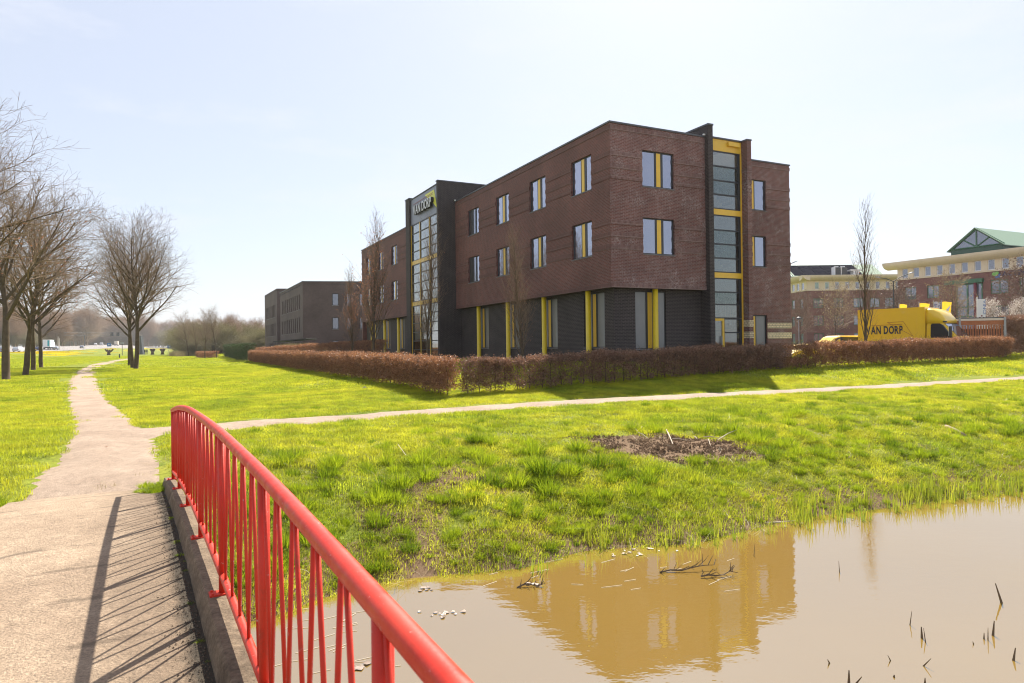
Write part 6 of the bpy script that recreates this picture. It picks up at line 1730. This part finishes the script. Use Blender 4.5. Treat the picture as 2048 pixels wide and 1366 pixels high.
def road_sign(px0, px1, py0, py1, d, label, step_=False):
    a, b = at(px0, py1, d), at(px1, py0, d); e = empty('road_sign', (a.x, a.y, a.z-1.4)); tag(e, label, 'road sign'); w_, h = b.x-a.x, b.z-a.z
    fc = MB().box(0, w_, 0, .08, 1.4, 1.4+h).build('sign_face', M['blue'], e)
    if step_: MB().box(0, w_*.32, 0, .08, 1.401+h, 1.4+h*1.55).build('sign_tab', M['blue'], e)
    m = MB(); m.add([(w_*.3, -.02, 1.4+h*.3), (w_*.7, -.02, 1.4+h*.55), (w_*.5, -.02, 1.4+h*.8)], [(0, 1, 2)]); m.build('arrow', M['white'], fc)
    for x in (w_*.2, w_*.8): MB().tube([(x, .15, -1.0), (x, .15, 1.4+h)], .06, 6).build('leg', M['grey_metal'], e, uv=False)
road_sign(214, 221.5, 686, 693, 330, 'small square blue road sign above the forked pollard stump')
road_sign(334.5, 343, 690.5, 696, 330, 'stepped blue road sign far right of the pollard stumps', True)
# leaning dark pillar behind the trees
q = at(283, 708, 236); e = empty('pillar', (q.x, q.y, gz(q.x, q.y)-.1)); tag(e, 'dark grey tapering pillar behind the bare tree trunks', 'pillar')
m = MB(); loft(m, [[(-1.9, -.7, 0), (.85, -.7, 0), (.85, .7, 0), (-1.9, .7, 0)], [(-1.75, -.6, 3.2), (.42, -.6, 3.2), (.42, .6, 3.2), (-1.75, .6, 3.2)], [(-1.6, -.5, 6.5), (.05, -.5, 6.5), (.05, .5, 6.5), (-1.6, .5, 6.5)]]); m.build('shaft', M['coping'], e)
# pollard stumps
def stump(px, pb, d, label, kind):
    q = at(px, pb, d); e = empty('pollard_stump', (q.x, q.y, gz(q.x, q.y)-.05)); tag(e, label, 'tree stump', 'pollard stumps in the far meadow')
    s = d/230
    MB().tube([(0, 0, 0), (0, 0, .8*s), (.05, 0, 1.3*s)], [.62*s, .42*s, .5*s], 10).build('trunk', M['bark'], e, smooth=True, uv=False)
    br = [(-1.25, 2.0), (-.5, 1.9), (.35, 1.8), (1.5, 2.0)] if kind else [(-.8, 1.95), (-.3, 2.05), (.3, 2.05), (.8, 1.95)]
    for x, z in br: MB().tube([(0, 0, .9*s), (x*.55*s, .1, 1.4*s), (x*s, .05, z*s)], [.34*s, .28*s, .24*s], 8).build('limb', M['bark'], e, smooth=True, uv=False)
stump(217.5, 709, 225, 'forked pollard stump with spreading limbs left of the bare trees', 1)
stump(305, 708, 225, 'left one of two upright pollard stumps right of the dark pillar', 0)
stump(325, 708.5, 225, 'right one of two upright pollard stumps right of the dark pillar', 0)
for px, pt, pb, d, nm, lb in ((244.5, 686, 709, 215, 'marker_post', 'thin dark post between the forked stump and the bare trees'), (239, 709.5, 718, 150, 'bollard', 'short dark bollard beside the path bend')):
    a, b = at(px, pt, d), at(px, pb, d); e = empty(nm, (b.x, b.y, gz(b.x, b.y))); tag(e, lb, 'post' if nm == 'marker_post' else 'bollard'); h = a.z-b.z
    MB().tube([(0, 0, -.1), (0, 0, h)], .12 if nm == 'bollard' else .09, 8).build('shaft', M['dark_metal'], e, uv=False)
    if nm == 'marker_post': MB().box(-.5, .5, -.05, .05, h, h+.5).build('sign_plate', M['grey_metal'], e)
def person(px, pb, d, label, ph, top):
    q = at(px, pb, d); e = empty('person', (q.x, q.y, gz(q.x, q.y)), ph*.1); tag(e, label, 'person')
    J = {'pelvis': (0, 0, .95), 'chest': (0, 0, 1.32), 'neck': (0, .0, 1.48), 'head': (0, .02, 1.62), 'top': (0, .02, 1.74), 'hl': (-.10, 0, .9), 'kl': (-.11, .10*ph, .50), 'fl': (-.11, -.08*ph, .08), 'tl': (-.11, .10-.08*ph, .04), 'hr': (.10, 0, .9), 'kr': (.11, -.06*ph, .50), 'fr': (.11, .14*ph, .08), 'tr': (.11, .28*ph, .04), 'sl': (-.19, 0, 1.40), 'el': (-.24, -.06, 1.12), 'wl': (-.24, .02, .86), 'sr': (.19, 0, 1.40), 'er': (.24, .05, 1.12), 'wr': (.23, .12, .87)}
    Ed = [('pelvis', 'chest'), ('chest', 'neck'), ('neck', 'head'), ('head', 'top'), ('pelvis', 'hl'), ('hl', 'kl'), ('kl', 'fl'), ('fl', 'tl'), ('pelvis', 'hr'), ('hr', 'kr'), ('kr', 'fr'), ('fr', 'tr'), ('chest', 'sl'), ('sl', 'el'), ('el', 'wl'), ('chest', 'sr'), ('sr', 'er'), ('er', 'wr')]
    Rr = dict(pelvis=.16, chest=.18, neck=.065, head=.11, top=.08, hl=.10, hr=.10, kl=.065, kr=.065, fl=.05, fr=.05, tl=.04, tr=.04, sl=.075, sr=.075, el=.05, er=.05, wl=.035, wr=.035)
    ks_ = list(J); me = bpy.data.meshes.new('body'); me.from_pydata([J[k] for k in ks_], [(ks_.index(a), ks_.index(b)) for a, b in Ed], [])
    o = link_mesh('body', me, M['cloth_dark'], e); s = o.modifiers.new('skin', 'SKIN')
    for i, k in enumerate(ks_): me.skin_vertices[0].data[i].radius = (Rr[k], Rr[k]*.8)
    me.skin_vertices[0].data[0].use_root = True
    o.modifiers.new('smooth', 'SUBSURF').levels = 1
    MB().lathe([(.02, 1.52), (.085, 1.56), (.105, 1.64), (.09, 1.73), (.03, 1.77)], (0, .0, 0), 10).build('hair', M[top], e, smooth=True)
    return e
person(290, 710, 222, 'person in dark clothes walking away on the left of a pair beside the pillar', 1, 'rubber')
person(294, 710.2, 221, 'person in dark clothes walking away on the right of a pair beside the pillar', -1, 'letter_side')

# ------------------------------------------------------------------ bits in and by the water
M['stalk'] = plain('dead_brown_stalk', (.13, .085, .045), .8, .3, 20)
M['pale_twig'] = plain('bleached_twig', (.52, .44, .33), .8, .2, 20)
M['floating'] = leafy('pale_floating_leaf', (.17, .11, .075), (.34, .25, .19), .2, gloss=.08)
def onwater(px, py):
    v = at(px, py, 1.0)-EYE; t = -3.0/v.z; return EYE+v*t
for px, py, px1, py1, w_ in [(1679, 1144, 1679, 1123, .006), (2003, 1205, 1994, 1168, .014), (1820, 1250, 1824, 1223, .006), (1844, 1276, 1845, 1255, .013), (1851, 1284, 1850, 1258, .006), (1986, 1271, 1991, 1243, .013), (1976, 1280, 1974, 1254, .006), (1968, 1278, 1969, 1266, .008), (2027, 1321, 2035, 1298, .012), (1659, 1326, 1653, 1317, .008), (1781, 1321, 1774, 1309, .006), (1847, 1332, 1857, 1313, .007), (1698, 1366, 1699, 1341, .013), (1713, 1366, 1720, 1350, .009), (1788, 1354, 1788, 1349, .010), (1947, 1287, 1942, 1281, .006), (1850, 1366, 1846, 1352, .009), (1508, 1112, 1511, 1090, .006)]:
    b = onwater(px, py); t = at(px1, py1, b.y); e = empty('reed_stalk', (b.x, b.y, 0)); tag(e, 'single dead reed stalk poking out of the muddy water', 'reed stalk', 'dead reed stalks standing in the water')
    MB().tube([(-(t.x-b.x)*.6, 0, -.15), (0, 0, 0), (t.x-b.x, random.uniform(-.04, .04), t.z)], [w_, w_, w_*.35], 5).build('stalk', M['stalk'], e, uv=False)
def leafraft(px, py, n, sx, sy, s, name='floating_leaves', mat='floating'):
    c = onwater(px, py); r = np.random.default_rng(int(px)); P, Fq = [], []
    for i in range(n):
        x, y = c.x+r.normal(0, sx), c.y+r.normal(0, sy); a = r.random()*6.28; l = s*r.uniform(.5, 1.3); k = len(P)
        ring = [(x+l*math.cos(a+b_)*(1 if j % 2 else .7), y+l*math.sin(a+b_)*(1 if j % 2 else .7), .006+r.random()*.012) for j, b_ in enumerate(np.linspace(0, 5.4, 7))]
        P += ring+[(x, y, .012)]; Fq += [(k+j, k+(j+1) % 7, k+7) for j in range(7)]
    o = link_mesh(name, np_mesh(name, P, None, Fq, attrs={'tint': r.random(len(P))}), M[mat]); o['kind'] = 'stuff'; return o
leafraft(1272, 1105, 16, .20, .10, .034); leafraft(876, 1229, 12, .13, .05, .034); leafraft(1072, 1170, 6, .05, .03, .04); leafraft(715, 1333, 7, .08, .05, .04); leafraft(855, 1178, 5, .05, .04, .04)
leafraft(1590, 1050, 9, 1.6, .12, .022); leafraft(1900, 1008, 16, 2.2, .16, .022); leafraft(1330, 1080, 8, .9, .12, .02)
# thin straws afloat
sm = MB()
for i in range(46):
    px, py = (random.uniform(560, 800), random.uniform(1215, 1350)) if i < 26 else (random.uniform(960, 1560), random.uniform(1110, 1200))
    c = onwater(px, py); a = .5+random.gauss(0, .25); l = random.uniform(.05, .16); sm.tube([(c.x-l*math.cos(a), c.y-l*math.sin(a), .004), (c.x+l*math.cos(a), c.y+l*math.sin(a), .006)], .0032, 3)
tag(sm.build('floating_straw', M['pale_twig'], uv=False), kind='stuff')
def branch_in_water(px, py, scale, seed, label):
    c = onwater(px, py); rd = random.Random(seed); e = empty('fallen_branch', (c.x, c.y, 0)); tag(e, label, 'branch')
    m = MB(); P0 = Vector((-.5*scale, -.05, .0)); d = Vector((1, .15, .06)); main = [P0+d*scale*t+Vector((0, rd.gauss(0, .015), rd.uniform(0, .03))) for t in (0, .2, .4, .6, .8, 1)]
    m.tube(main, [.012, .011, .009, .008, .006, .004], 5); m.build('stem', M['stalk'], e, uv=False)
    for k in range(11):
        b = main[k % 5].lerp(main[k % 5+1], rd.random()); a = rd.uniform(-1.3, 1.3); l = rd.uniform(.10, .30)*scale
        MB().tube([b, b+Vector((math.cos(a)*l*.6, math.sin(a)*l*.6, rd.uniform(.0, .07))), b+Vector((math.cos(a)*l, math.sin(a)*l, rd.uniform(-.01, .12)))], [.007, .005, .002], 4).build('twig', M['stalk'], e, uv=False)
branch_in_water(1375, 1143, .75, 3, 'brown twiggy branch lying in the water, left of two close together')
branch_in_water(1438, 1152, .5, 5, 'brown twiggy branch lying in the water, right of two close together')
branch_in_water(1062, 1172, .35, 9, 'small broken branch afloat below the left part of the bank')
c = onwater(1555, 1047); e = empty('floating_stick', (c.x, c.y, .01)); tag(e, 'long ochre stick floating at the bank above the reflection of the office corner', 'stick'); MB().tube([(-.45, -.02, 0), (0, 0, .01), (.32, .05, .02)], [.014, .013, .005], 6).build('stem', M['pale_twig'], e, uv=False)
# log on the bank, twigs on the dug soil
def onground(px, py):
    z = 1.0
    for _ in range(12):
        v = at(px, py, 1.0)-EYE; t = (z-3)/v.z; q = EYE+v*t; z = gz(q.x, q.y)
    return Vector((q.x, q.y, z))
a, b = onground(1893, 936), onground(1932, 957); e = empty('log', (a+b)/2); tag(e, 'short pale weathered log lying on the grassy bank near the right edge', 'log')
MB().tube([a-e.location+up*.05, up*.06, b-e.location+up*.04], [.045, .05, .04], 10).build('trunk', M['bark_pale'], e, smooth=True, uv=False)
for i, (x0, y0, x1, y1, w_) in enumerate([(1266, 876, 1276, 883, .010), (1276, 883, 1296, 893, .010), (1333, 889, 1346, 904, .014), (1345, 897, 1372, 906, .012), (1407, 896, 1438, 894, .010), (1436, 894, 1476, 893, .010), (1388, 876, 1394, 883, .012), (1410, 880, 1413, 875, .008), (1417, 898, 1421, 904, .008), (1283, 873, 1286, 878, .008), (1372, 898, 1380, 906, .008)]):
    a, b = onground(x0, y0), onground(x1, y1); e = empty('twig', (a+b)/2); tag(e, 'bleached twig lying on the patch of dug brown soil', 'twig', 'bleached twigs on the dug soil'); d = b-a
    a2, b2 = a-e.location+up*.045, b-e.location+up*.06; mid_ = (a2+b2)/2+Vector((0, .02, .02)); MB().tube([a2, mid_, b2], [w_, w_, w_*.6], 5).build('stem', M['pale_twig'], e, uv=False)
a, b, c3 = onground(796, 925), onground(796, 912), onground(812, 938); e = empty('twig', a); tag(e, 'thin curved bleached twig in the grass right of the red railing', 'twig')
MB().tube([c3-a+up*.10, up*.10, b-a+up*.14], [.006, .006, .004], 5).build('stem', M['pale_twig'], e, uv=False)
g_ = onground(729, 779); e = empty('litter', g_); tag(e, 'crumpled white scrap of litter on the lawn before the left hedge', 'litter')
m = MB(); m.add([(-.12, 0, .05), (.02, -.05, .16), (.14, .02, .03), (.03, .08, .02)], [(0, 1, 2), (0, 2, 3), (0, 1, 3)]); m.build('scrap', M['white'], e, uv=False)
g_ = onground(212, 895); e = empty('dead_leaf', g_); tag(e, 'single reddish dead leaf lying on the path', 'leaf'); m = MB(); m.add([(-.035, 0, .012), (0, -.03, .02), (.06, 0, .035), (0, .03, .015)], [(0, 1, 2), (0, 2, 3)]); m.build('blade', M['oak_leaf'], e, uv=False)
# small bird-like speck is left out; haze over the far distance
def haze_box(density):
    m = MB(); m.box(-1150, 1150, -70, 2100, -2.2, 30)
    o = m.build('haze', (), uv=False); o['kind'] = 'stuff'
    mt = bpy.data.materials.new('pale_haze'); mt.use_nodes = True; t = mt.node_tree; t.nodes.clear()
    ou = t.nodes.new('ShaderNodeOutputMaterial'); v = t.nodes.new('ShaderNodeVolumePrincipled'); v.inputs['Color'].default_value = (.94, .95, 1, 1); v.inputs['Density'].default_value = density; v.inputs['Anisotropy'].default_value = .3
    t.links.new(v.outputs[0], ou.inputs['Volume']); o.data.materials.append(mt); return o
HAZE = 0.00016
if HAZE: haze_box(HAZE)
